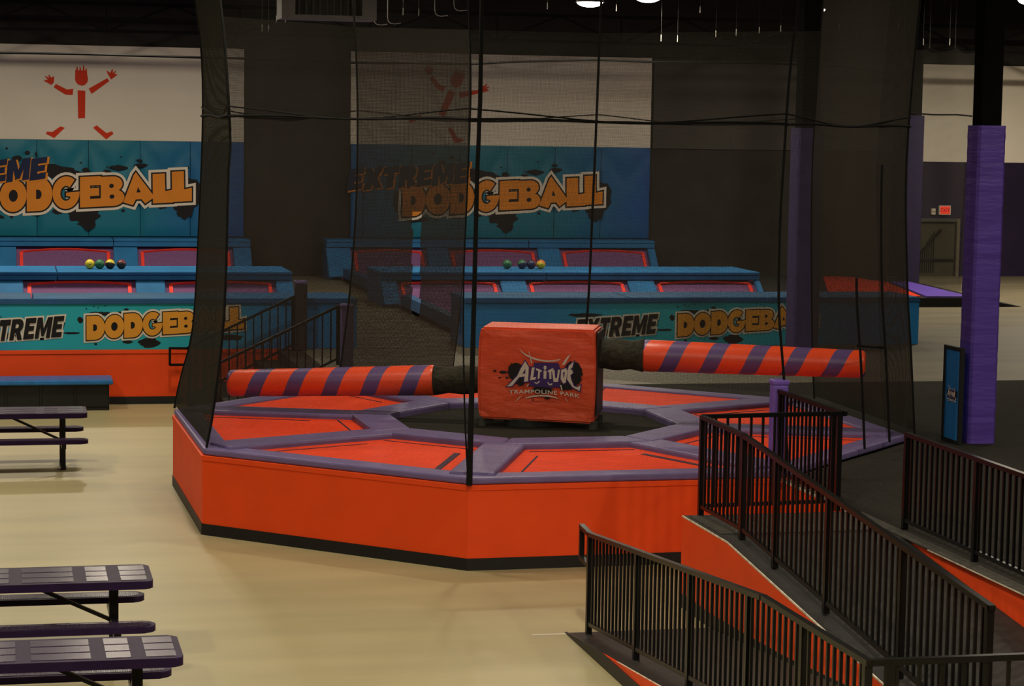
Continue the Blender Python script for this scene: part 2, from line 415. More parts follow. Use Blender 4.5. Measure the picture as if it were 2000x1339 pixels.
# ------------------------------------------------------------------ lamps
def high_bay_lamp(i, x, y, z, wts):
    lab = {0:'bright round ceiling lamp left of the other two at top centre, above the court',
           1:'ceiling lamp at top centre cut by the picture edge, right of the first lamp',
           2:'small distant ceiling lamp above the dark wall between net and column',
           3:'ceiling lamp at the top right corner beside the black column'}.get(i, 'high-bay ceiling lamp out of view ' + LAMP_WHERE[i])
    t = thing('high_bay_lamp', lab, 'lamp', (x,y,z), 'high-bay ceiling lamps')
    R = 0.30
    bm = bmesh.new(); n = 20; prof = [(0.02,0.42),(0.10,0.40),(0.12,0.22),(0.22,0.14),(R,0.0),(R-0.02,0.0),(0.2,0.12),(0.0,0.13)]
    rings = [[bm.verts.new((x+r*math.cos(2*math.pi*k/n), y+r*math.sin(2*math.pi*k/n), z+h)) for k in range(n)] for r, h in prof]
    for a, b in zip(rings, rings[1:]):
        for k in range(n): bm.faces.new((a[k],a[(k+1)%n],b[(k+1)%n],b[k]))
    bmesh.ops.recalc_face_normals(bm, faces=bm.faces[:])
    obj('housing', bm, DGREY, t, smooth=True)
    bm = bmesh.new(); pr = [((R-0.03)*math.cos(a), -0.11*math.sin(a)) for a in (0,0.35,0.7,1.05,1.35)]
    rings = [[bm.verts.new((x+r*math.cos(2*math.pi*k/n), y+r*math.sin(2*math.pi*k/n), z+0.01+h)) for k in range(n)] for r, h in pr]
    for a, b in zip(rings, rings[1:]):
        for k in range(n): bm.faces.new((a[k],a[(k+1)%n],b[(k+1)%n],b[k]))
    bm.faces.new(rings[-1]); bmesh.ops.recalc_face_normals(bm, faces=bm.faces[:])
    obj('glass', bm, LAMPE, t)
    obj('stem', tube([(x,y,z+0.4),(x,y,9.2)], 0.012, 5), DGREY, t)
    la = bpy.data.lights.new('bulb', 'AREA'); la.shape = 'DISK'; la.size = 0.54; la.energy = wts*LAMP_W; la.color = LAMP_COL
    lo = bpy.data.objects.new('bulb', la); COL.objects.link(lo); lo.parent = t; lo.location = (0,0,-0.13)
for i, L in enumerate(LAMPS): high_bay_lamp(i, *L)

# ------------------------------------------------------------------ big striped ride: platform
def platform():
    t = thing('trampoline_platform', 'octagonal raised platform with orange sides, orange trampoline beds and purple pads', 'trampoline', (OC[0],OC[1],0))
    order = [('H','A'),('A','B'),('B','C'),('C','D')]
    for a, b in order:
        pa, pb = V3((*OV[a],0)), V3((*OV[b],0)); d = (pb-pa).normalized(); n = V3((d.y,-d.x,0))
        q = [pa, pb, pb-n*0.06-d*0.025, pa-n*0.06+d*0.025]
        sp = obj('side_panel', Pr([(v.x,v.y) for v in q], 0.0, DECK), ORANGE, t)
        e = [pa+n*0.012-d*0.004, pb+n*0.012+d*0.004, pb-n*0.05-d*0.025, pa-n*0.05+d*0.025]
        obj('top_trim', Pr([(v.x,v.y) for v in e], DECK-0.045, DECK+0.012, 0.004), ORANGE, sp)
        e = [pa+n*0.008-d*0.003, pb+n*0.008+d*0.003, pb-n*0.01, pa-n*0.01]
        obj('baseboard', Pr([(v.x,v.y) for v in e], 0.0, 0.13), BLACKP, sp)
    # rim, spoke and ring pads
    def P(R, k): return octp(R, k % 8)
    for k in range(8):
        a, b = P(OR-0.015,k), P(OR-0.015,k+1); c, d = P(OR-0.36,k+1), P(OR-0.36,k)
        obj('rim_pad', Pr([a,b,c,d], DECK+0.014, DECK+0.092, 0.022), PURPLE, t)
        a, b = P(1.83,k), P(1.83,k+1); c, d = P(2.36,k+1), P(2.36,k)
        obj('ring_pad', Pr([a,d,c,b], DECK+0.02, DECK+0.135, 0.03), PURPLE, t)
        u = V3((*P(1,k),0))-V3((*OC,0)); s = V3((-u.y,u.x,0))
        ci = V3((*OC,0))+u*2.12; co = V3((*OC,0))+u*(OR-0.22)
        q = [ci-s*0.25, co-s*0.25, co+s*0.25, ci+s*0.25]
        obj('spoke_pad', Pr([(v.x,v.y) for v in q], DECK+0.015, DECK+0.127, 0.03), PURPLE, t)
        # bed
        bedp = [P(2.25,k),P(2.25,k+1),P(4.45,k+1),P(4.45,k)]
        bd = obj('trampoline_bed', Pr(bedp, DECK-0.02, DECK+0.062), BED, t)
        sg = (V3((*P(1,k+1),0))-V3((*P(1,k),0))).normalized()
        def strip(p, q, w):
            p, q = V3(p), V3(q)
            obj('stitch_line', Bm((p.x,p.y,DECK+0.064), (q.x,q.y,DECK+0.064), w, 0.006), STITCH, bd)
        u2 = V3((*P(1,k+1),0))-V3((*OC,0)); c0 = V3((*OC,0))
        s2 = V3((-u2.y,u2.x,0))
        strip(c0+u*2.75+s*0.46, c0+u*4.25+s*0.46, 0.022)
        strip(c0+u2*2.75-s2*0.46, c0+u2*4.25-s2*0.46, 0.075 if k in (0,1,5,7) else 0.022)
        r1 = [V3((*P(2.56,k),0))+sg*0.35, V3((*P(2.56,k+1),0))-sg*0.35]
        strip(r1[0], r1[1], 0.022)
    obj('centre_mat', Pr([P(1.9,k) for k in range(8)], DECK-0.02, DECK+0.05), CARPET, t)
    return t
platform()

# ------------------------------------------------------------------ big striped ride: machine
BA = -0.357                     # heading of the machine
bx, by = 6.585, 27.42
EX = V3((math.cos(BA), math.sin(BA), 0)); EY = V3((-math.sin(BA), math.cos(BA), 0)); EZ = V3((0,0,1))
LOGO = {  # outlines traced in hundredths of the printed logo's width, y down
 'swoosh': [[(515,350),(560,392),(610,424),(700,458),(780,476),(850,484),(930,478),(1000,466),(1022,470),(930,496),(850,502),(760,492),(690,476),(600,438),(550,398)],
            [(1130,403),(1100,460),(1062,530),(1030,532),(1066,468),(1100,425)],[(628,378),(640,400),(678,520),(664,526)],
            [(580,946),(640,922),(700,905),(790,896),(880,897),(950,912),(1008,940),(940,924),(870,914),(780,912),(720,920),(650,934)],
            [(468,998),(520,938),(560,908),(528,946)],[(1070,918),(1084,930),(1112,975),(1094,956)],[(640,768),(628,795),(612,812),(622,780)],[(1012,770),(1026,770),(1044,832),(1030,832)]],
 'letters': [[(590,500),(636,570),(630,738),(583,746),(590,682),(524,692),(440,800),(380,808),(500,680),(540,590)],[(558,652),(597,648),(597,590)],
             [(672,575),(706,570),(690,690),(726,685),(716,716),(654,726)],
             [(722,578),(792,602),(786,628),(772,622),(766,702),(744,707),(750,616),(724,602)],
             [(814,606),(848,606),(846,702),(814,702)],[(818,548),(842,548),(848,575),(838,596),(822,596),(812,575)],
             [(868,600),(926,572),(934,594),(906,616),(908,702),(884,702),(880,622),(864,624)],
             [(913,602),(944,596),(952,690),(974,690),(984,590),(1008,590),(988,736),(934,738)],
             [(1022,590),(1080,568),(1098,602),(1078,740),(1050,752),(1018,700)],[(1044,620),(1056,700),(1068,618)],
             [(1172,488),(1152,560),(1126,582),(1152,590),(1164,622),(1132,650),(1142,700),(1176,780),(1216,790),(1256,768),(1246,834),(1160,792),(1094,700),(1100,600),(1112,540)],
             [(703,742),(735,754),(764,728),(770,744),(735,768),(714,760)],[(858,734),(890,764),(922,750),(916,772),(890,780),(870,766)]],
 'violet': [[(700,515),(990,512),(1010,580),(1005,680),(1015,800),(900,808),(760,800),(640,795),(660,700),(650,560),(690,560)]],
}
def blob(cx, cy, rx, ry, n=26, j=0.22, seed=0):
    rn = random.Random(seed); return [(cx+rx*(1+rn.uniform(-j,j))*math.cos(2*math.pi*k/n), cy+ry*(1+rn.uniform(-j,j))*math.sin(2*math.pi*k/n)) for k in range(n)]
def hull_blobs(*bl): return list(bl)
def logo_on(parent, origin, ex, ez, width, detail=True):
    """origin = centre of the emblem; width = span of the lettering"""
    k = width/880.0
    def tr(pl): return [((x-815)*k, -(y-680)*k) for x, y in pl]
    ink = [blob(480,630,100,105,30,.12,1), blob(1165,640,105,150,30,.12,2), blob(540,720,60,80,20,.2,3), blob(1090,780,90,55,22,.2,4), blob(800,830,120,50,24,.2,5), blob(330,640,50,16,14,.2,6), blob(228,628,24,12,10,.2,7), blob(290,706,20,10,10,.2,8), blob(378,706,22,12,10,.2,9), blob(860,935,36,12,10,.3,10), blob(690,962,12,8,8,.3,11)]
    for j, pl in enumerate(ink if detail else ink[:5]):
        obj('ink_splash', place(flat_mesh([tr(pl)], 0, 0.002), origin, ex, ez, 0.004+0.0001*j), INK, parent)
    obj('emblem_panel', place(flat_mesh([tr(p) for p in LOGO['violet']], 0, 0.002), origin, ex, ez, 0.007), VIOLETP, parent)
    solids = [0,2,3,4,5,6,7,8,10,11,12]
    for i in (0,2,8,10): 
        obj('letter_edge', place(flat_mesh([grow(tr(LOGO['letters'][i])[::-1], 12*k)], 0, 0.002), origin, ex, ez, 0.0095+0.0001*i), VIOLETP, parent)
    holes = {0:1, 8:9}
    for i in solids:
        pls = [tr(LOGO['letters'][i])]
        if i in holes: pls.append(tr(LOGO['letters'][holes[i]]))
        obj('letter', place(flat_mesh(pls, 0, 0.002), origin, ex, ez, 0.0125), WHITEP, parent)
    for pl in LOGO['swoosh']: obj('swoosh', place(flat_mesh([tr(pl)], 0, 0.002), origin, ex, ez, 0.013), WHITEP, parent)
    me = text_mesh('TRAMPOLINE PARK', 1.0, 0.002, 0.014, 1.12)
    xs = [v.co.x for v in me.vertices]; wd = max(xs)-min(xs); hs = max(v.co.y for v in me.vertices)
    me.transform(Matrix.Diagonal((840*k/wd, 46*k/hs, 1, 1)))
    for v in me.vertices:
        xx = v.co.x/(420*k); v.co.y += -26*k*xx*xx - 10*k*xx
    me.transform(Matrix.Translation((10*k, -(882-680)*k, 0)))
    obj('lettering', place(me, origin, ex, ez, 0.013), WHITEP, parent)

def machine():
    t = thing('wipeout_machine', 'orange padded box with white emblem and two striped roller arms', 'ride', (bx,by,DECK+0.05))
    W, D, z0, z1 = 1.44, 0.80, 1.045, 2.20
    bm = bmesh.new(); nx, ny, nz = 12, 7, 10
    bmesh.ops.create_cube(bm, size=1.0)
    bmesh.ops.subdivide_edges(bm, edges=bm.edges[:], cuts=9, use_grid_fill=True)
    rn = random.Random(3)
    for v in bm.verts:
        x, y, z = v.co*2
        # softly rounded cushion with a slack cover
        fx = 1-0.012*(z**4); 
        dx = 0.018*(1-z*z)*(1 if x > 0 else -1)*(abs(x) > .99); dz = 0.0
        yy = y + (-0.03*math.sin(3*z+x*2) if y < -.99 and abs(z) < .95 and abs(x) < .95 else 0)
        p = V3((bx,by,0)) + EX*(x*W/2*fx+dx) + EY*(yy*D/2) + V3((0,0,(z0+z1)/2 + z*(z1-z0)/2 + (-0.014*x if z < -.9 else 0.0)))
        v.co = p
    bmesh.ops.bevel(bm, geom=[e for e in bm.edges if e.calc_face_angle(0) > 1.0], offset=0.025, segments=2, affect='EDGES')
    bmesh.ops.recalc_face_normals(bm, faces=bm.faces[:])
    body = obj('padded_box', bm, BOXM, t, smooth=False)
    sd = V3((bx,by,0))+EX*(W/2+0.022)+V3((0,0,1.64))
    obj('side_cover', Bm(sd-EY*(D/2-0.03), sd+EY*(D/2-0.03), 0.012, 1.04), BLACKP, t)
    fo = V3((bx,by,0)) - EY*(D/2+0.018)
    ctr = fo + EX*0.085 + V3((0,0,1.605))
    pr = obj('emblem', Bm(ctr-EX*0.02, ctr+EX*0.02, 0.004, 0.02), VIOLETP, t)
    logo_on(pr, ctr, EX, EZ, 0.92)
    for s in (-1, 1):
        for q in (-1, 1):
            p = V3((bx,by,0))+EX*(s*0.70)+EY*(q*0.33)
            obj('foot', Pr([(p.x+0.06*math.cos(a),p.y+0.05*math.sin(a)) for a in [i*math.pi/5 for i in range(10)]], DECK+0.05, 1.06, 0.01), mat('worn_grey_rubber',(0.05,0.05,0.045),.8,.1), t)
    obj('pedestal', Pr([(bx+0.5*math.cos(a+BA),by+0.32*math.sin(a)) for a in [i*math.pi/8 for i in range(16)]], DECK+0.05, 1.06, 0.01), BLACKP, t)
    def arm(sgn, s0, s1, za, zb, ra, rb, slv, yo):
        L = s1-s0
        def pt(s): return V3((bx,by,0)) + EX*(sgn*s) + EY*yo + V3((0,0,za+(zb-za)*(s-s0)/L))
        # striped roller in its own frame (x along the arm, left to right in the picture)
        A, B = (pt(s0), pt(s1)) if sgn > 0 else (pt(s1), pt(s0))
        r0, r1 = (ra, rb) if sgn > 0 else (rb, ra)
        ln = (B-A).length; n = 28
        prof = [(0.0,0.0),(0.0,r0*0.8),(0.02,r0*0.95),(0.06,r0)] + [(0.06+(ln-0.12)*i/10, r0+(r1-r0)*i/10) for i in range(1,10)] + [(ln-0.06,r1),(ln-0.02,r1*0.95),(ln,r1*0.8),(ln,0.0)]
        bm = bmesh.new(); rings = []
        for x, r in prof:
            rings.append([bm.verts.new((x, max(r,0.001)*math.cos(2*math.pi*k/n), max(r,0.001)*math.sin(2*math.pi*k/n))) for k in range(n)])
        for a, b in zip(rings, rings[1:]):
            for k in range(n): bm.faces.new((a[k],a[(k+1)%n],b[(k+1)%n],b[k]))
        bmesh.ops.recalc_face_normals(bm, faces=bm.faces[:])
        me = bpy.data.meshes.new('roller_arm'); bm.to_mesh(me); bm.free(); me.materials.append(SPIRAL)
        for p in me.polygons: p.use_smooth = True
        ob = link('roller_arm', me, t)
        xa = (B-A).normalized(); ya = EZ.cross(xa).normalized(); zz = xa.cross(ya)
        m = Matrix(((xa.x,ya.x,zz.x,A.x),(xa.y,ya.y,zz.y,A.y),(xa.z,ya.z,zz.z,A.z),(0,0,0,1)))
        ob.matrix_local = Matrix.Translation(-wl(t)) @ m
        # black sleeve
        C, Dd = pt(0.66), pt(s0+0.03)
        pts = [C+(Dd-C)*i/8 for i in range(9)]
        obj('sleeve', tube(pts, [slv*(1+0.06*math.sin(5*i)+(0.05 if i > 6 else 0)) for i in range(9)], 20), SLEEVE, t, smooth=True)
    arm(-1, 1.33, 4.03, 1.47, 1.35, 0.195, 0.172, 0.175, 0.02)
    arm(1, 1.26, 4.02, 1.865, 1.835, 0.200, 0.172, 0.19, -0.02)
machine()

# ------------------------------------------------------------------ safety net round the ride
NV = {
'A':[(0.94,2.13),(1.38,2.22),(1.97,2.37),(3.29,2.45),(4.73,2.5),(5.57,2.48),(6.21,2.4)],
'B':[(0.9,2.22),(1.31,2.3),(2.19,2.41),(2.83,2.45),(4.13,2.48),(4.47,2.5),(5.5,2.44),(6.04,2.38)],
'C':[(0.9,4.77),(1.72,4.72),(2.96,4.69),(4.21,4.72),(4.93,4.74),(5.42,4.73),(5.98,4.7)],
'D':[(0.9,8.35),(2.01,8.27),(2.78,8.19),(3.78,8.18),(4.3,8.2),(5.26,8.24),(6.08,8.32)],
'E':[(0.9,10.91),(2.12,10.81),(2.73,10.75),(4.21,10.68),(5.41,10.73),(6.27,10.79)],
'F':[(0.9,10.93),(1.78,10.87),(4.13,10.8),(5.54,10.85),(6.45,10.89)],
'G':[(0.94,8.2),(1.99,8.31),(3.56,8.36),(4.74,8.39),(5.7,8.41),(6.51,8.43)],
'H':[(0.91,4.64),(2.3,4.8),(3.54,4.88),(4.8,4.89),(5.69,4.86),(6.41,4.81)]}
NTOP = 7.3
SLIT1 = (5.68,5.80,1.98,3.42)
SLIT2 = (4.72,4.80,2.62,3.75)
def netpt(n, z): return V3((resample_smooth(NV[n], z), OV[n][1], z))
def net():
    t = thing('safety_net', 'fine black safety net hanging all round the octagonal trampoline platform', 'net', (OC[0],OC[1],DECK))
    pairs = [('A','B'),('B','C'),('C','D'),('D','E'),('E','F'),('F','G'),('G','H'),('H','A')]
    KIND = {('A','B'):'heavy',('B','C'):'thin',('C','D'):'thin',('D','E'):'thin',('E','F'):'dense',('F','G'):'mid',('H','A'):'semi'}
    for a, b in pairs:
        L = (V3((*OV[b],0))-V3((*OV[a],0))).length
        spans = [(0,0.77,'thin'),(0.76,1,'mid')] if a == 'D' else [(0,1,KIND[(a,b)])] if (a,b) in KIND else [(0,0.545,'mid'),(0.54,1,'dense')]
        for u0, u1, kd in spans:
            nu, nv = (60, 60) if (a,b) == ('G','H') else (36, 40)
            rn = random.Random(ord(a)); ph = [rn.uniform(0,6.28) for _ in range(6)]
            bm = bmesh.new(); uvl = bm.loops.layers.uv.new('UVMap')
            z0 = DECK+0.14
            grid = []
            for j in range(nv+1):
                z = z0+((6.03 if a in 'FGH' else NTOP)-z0)*j/nv; pa, pb = netpt(a,z), netpt(b,z); row = []
                for i in range(nu+1):
                    u = u0+(u1-u0)*i/nu; p = pa.lerp(pb,u)
                    d = (pb-pa).normalized(); nrm = V3((-d.y,d.x,0))     # inwards
                    env = math.sin(math.pi*u)*min(1,(z-z0)/0.8)
                    k = env*(0.06+0.03*math.sin(7*u+ph[0])+0.02*math.sin(17*u+1.3*z+ph[1])+0.02*math.sin(2.2*z+ph[2]))
                    if kd == 'dense' and u0 > 0: k += 0.01
                    row.append((bm.verts.new(p+nrm*k), u*L, z))
                grid.append(row)
            for j in range(nv):
                z = z0+(6.03-z0)*(j+0.5)/nv
                for i in range(nu):
                    if kd == 'dense' and u0 > 0:
                        # two long slits left open between lacings (positions measured along the cloth)
                        xm = sum(g[0].co.x for g in (grid[j][i],grid[j][i+1]))/2
                        if SLIT1[0] < xm < SLIT1[1] and SLIT1[2] < z < SLIT1[3]: continue
                        if SLIT2[0] < xm < SLIT2[1] and SLIT2[2] < z < SLIT2[3]: continue
                    q = (grid[j][i],grid[j][i+1],grid[j+1][i+1],grid[j+1][i])
                    f = bm.faces.new([x[0] for x in q])
                    for lp, x in zip(f.loops, q): lp[uvl].uv = (x[1], x[2])
            obj('net_panel', bm, NETS[kd], t, smooth=True)
            if kd == 'dense' and u0 > 0:
                obj('seam_rope', tube([grid[j][0][0].co for j in ()] or [netpt(a,z).lerp(netpt(b,z),0.54)+V3((0,-0.02,0)) for z in [DECK+0.14+(NTOP-DECK-0.14)*q/20 for q in range(21)]], 0.010, 6), ROPE, t)
        # horizontal lacing rope at mid height and a second, slack one
        for zz, sag, rr in ((4.75, 0.0, 0.016), (4.86, 0.09, 0.009)):
            pts = []
            for i in range(13):
                u = i/12; pa, pb = netpt(a,zz), netpt(b,zz); p = pa.lerp(pb,u)
                d = (pb-pa).normalized(); nrm = V3((-d.y,d.x,0))
                pts.append(p + nrm*(0.06*math.sin(math.pi*u)-0.02) + V3((0,0,-sag*math.sin(math.pi*u)*1.2+0.012*math.sin(9*u))))
            obj('lacing_rope', tube(pts, rr, 6), ROPE, t)
    for n in 'ABCDEFGH':
        r = 0.019 if n in 'G' else 0.015
        obj('corner_rope', tube([netpt(n, DECK+0.1+(NTOP-DECK-0.1)*i/24) for i in range(25)], r if n != 'C' else 0.009, 6), ROPE, t)
    cy = OV['C'][1]-0.05
    obj('corner_pole', tube([(4.77,cy,DECK+0.02),(4.79,cy,2.5),(4.81,cy,4.21),(4.83,cy,4.93),(4.835,cy,NTOP)], [0.034,0.026,0.023,0.023,0.023], 8), ROPE, t)
    for u, zt in ((0.56,3.0),(0.765,4.3)):
        obj('edge_rope', tube([netpt('D',z).lerp(netpt('E',z),u)+V3((0.02,-0.02,0)) for z in [DECK+0.1+(zt-DECK-0.1)*q/12 for q in range(13)]], 0.016, 6), ROPE, t)
    pa, pb = netpt('D',2.21).lerp(netpt('E',2.21),0.56), netpt('D',2.13).lerp(netpt('E',2.13),0.765)
    obj('edge_rope', tube([pa, pb], 0.016, 6), ROPE, t)
net()

# ------------------------------------------------------------------ lettering outlines (cap height 1)
def arc(cx, cy, rx, ry, a0, a1, n=12):
    return [(cx+rx*math.cos(math.radians(a0+(a1-a0)*i/n)), cy+ry*math.sin(math.radians(a0+(a1-a0)*i/n))) for i in range(n+1)]
GL = {
 'D': [[(0,0)]+arc(.50,.5,.50,.5,-90,90,14)+[(0,1)], [(.36,.36),(.36,.64)]+arc(.42,.5,.16,.15,70,-70,6)],
 'O': [arc(.5,.5,.5,.5,0,345,23), arc(.5,.5,.17,.19,0,330,11)],
 'G': [arc(.5,.5,.5,.5,50,350,22)+[(1.0,.52),(.50,.50),(.50,.40),(.64,.38)]+arc(.5,.48,.21,.23,-40,-310,12)],
 'E': [[(0,0),(1,0),(1,.27),(.48,.27),(.48,.36),(.92,.36),(.92,.62),(.48,.62),(.48,.71),(1,.71),(1,1),(0,1)]],
 'B': [[(0,0)]+arc(.55,.28,.45,.28,-90,62,9)+arc(.52,.74,.40,.26,-40,90,8)+[(0,1)], arc(.47,.32,.11,.075,0,330,10), arc(.45,.68,.10,.075,0,330,10)],
 'A': [[(0,.10),(.31,0),(.40,.17),(.58,.17),(.70,.03),(1,.22),(.40,1.0),(.34,.93)], [(.42,.38),(.56,.38),(.47,.55)]],
 'L': [[(.02,0),(1,0),(1,.44),(.62,.40),(.60,1),(0,1)]],
 'X': [[(0,0),(.36,0),(.5,.26),(.66,0),(1,0),(.70,.5),(1,1),(.66,1),(.5,.74),(.34,1),(0,1),(.30,.5)]],
 'T': [[(.32,0),(.68,0),(.68,.72),(1,.72),(1,1),(0,1),(0,.72),(.32,.72)]],
 'R': [[(0,0),(.34,0),(.34,.34),(.44,.34),(.64,0),(1,0),(.76,.40)]+arc(.56,.68,.40,.32,-40,90,8)+[(0,1)], [(.34,.56),(.34,.78)]+arc(.46,.67,.13,.11,70,-70,5)],
 'M': [[(0,0),(.26,0),(.26,.56),(.42,.1),(.58,.1),(.74,.56),(.74,0),(1,0),(1,1),(.68,1),(.5,.46),(.32,1),(0,1)]],
}
GL['E2'] = [[(0,0),(1,0),(1,.24),(.42,.24),(.42,.39),(.90,.39),(.90,.62),(.42,.62),(.42,.76),(1,.76),(1,1),(0,1)]]
# slots of DODGEBALL (x0,x1,z0,z1) in metres on the wall, measured
SLOT = [('D',-.65,-.06,2.40,3.18),('O',-.07,.56,2.44,3.21),('D',.56,1.16,2.47,3.26),('G',1.16,1.80,2.52,3.30),('E',1.81,2.30,2.57,3.30),('B',2.30,2.86,2.60,3.31),('A',2.83,3.58,2.63,3.42),('L',3.53,4.02,2.68,3.39),('L',3.99,4.47,2.72,3.45)]
def letters_in(slots, k, ox, oz, rx, rz, shear=0.0, slope=0.055):
    """scaled outlines about reference (rx,rz) placed at (ox,oz)"""
    out = []
    for ch, x0, x1, z0, z1 in slots:
        pls = []
        for pl in GL[ch]:
            q = []
            for x, y in pl:
                X = x0+(x1-x0)*x; Z = z0+(z1-z0)*y + slope*(X-(x0+x1)/2)*1.0
                X += shear*(Z-z0)
                q.append((ox+(X-rx)*k, oz+(Z-rz)*k))
            pls.append(q)
        out.append(pls)
    return out
def word(parent, letters, y, fill, black, white, d1, d2):
    """flat printed word on a wall facing -y: white halo, black outline, coloured face"""
    for j, pls in enumerate(letters):
        ctrp = (0, y, 0)
        if white: obj('letter_halo', place(flat_mesh([grow(pls[0], d1+d2)], 0, 0.003), (0,y-0.004-0.0002*j,0), (1,0,0), (0,0,1)), white, parent)
    for j, pls in enumerate(letters):
        if black: obj('letter_outline', place(flat_mesh([grow(pls[0], d1)], 0, 0.003), (0,y-0.010-0.0002*j,0), (1,0,0), (0,0,1)), black, parent)
    for j, pls in enumerate(letters):
        obj('letter', place(flat_mesh(pls, 0, 0.003), (0,y-0.016-0.0002*j,0), (1,0,0), (0,0,1)), fill, parent)
def splash(parent, y, blobs):
    for j, (cx, cz, rx, rz, sd) in enumerate(blobs):
        obj('ink_splash', place(flat_mesh([blob(cx,cz,rx,rz,22 if rx > 0.08 else 10,0.2,sd)], 0, 0.003), (0,y-0.0005-0.0001*j,0), (1,0,0), (0,0,1)), INK, parent)
EXT = []
def extreme_slots(x0, z0, h, wd):
    # E X T R E M E with a gap, rising to the right
    ws = [('E2',.78),('X',1.0),('T',.82),('R',.95),('E2',.78),('M',1.15),('E2',.78)]
    tot = sum(w for _, w in ws)+0.10*6; x = x0; out = []
    for c, w_ in ws:
        ww = w_/tot*wd; zz = z0+0.066*(x-x0)
        out.append((c, x, x+ww, zz, zz+h)); x += ww+0.10/tot*wd
    return out

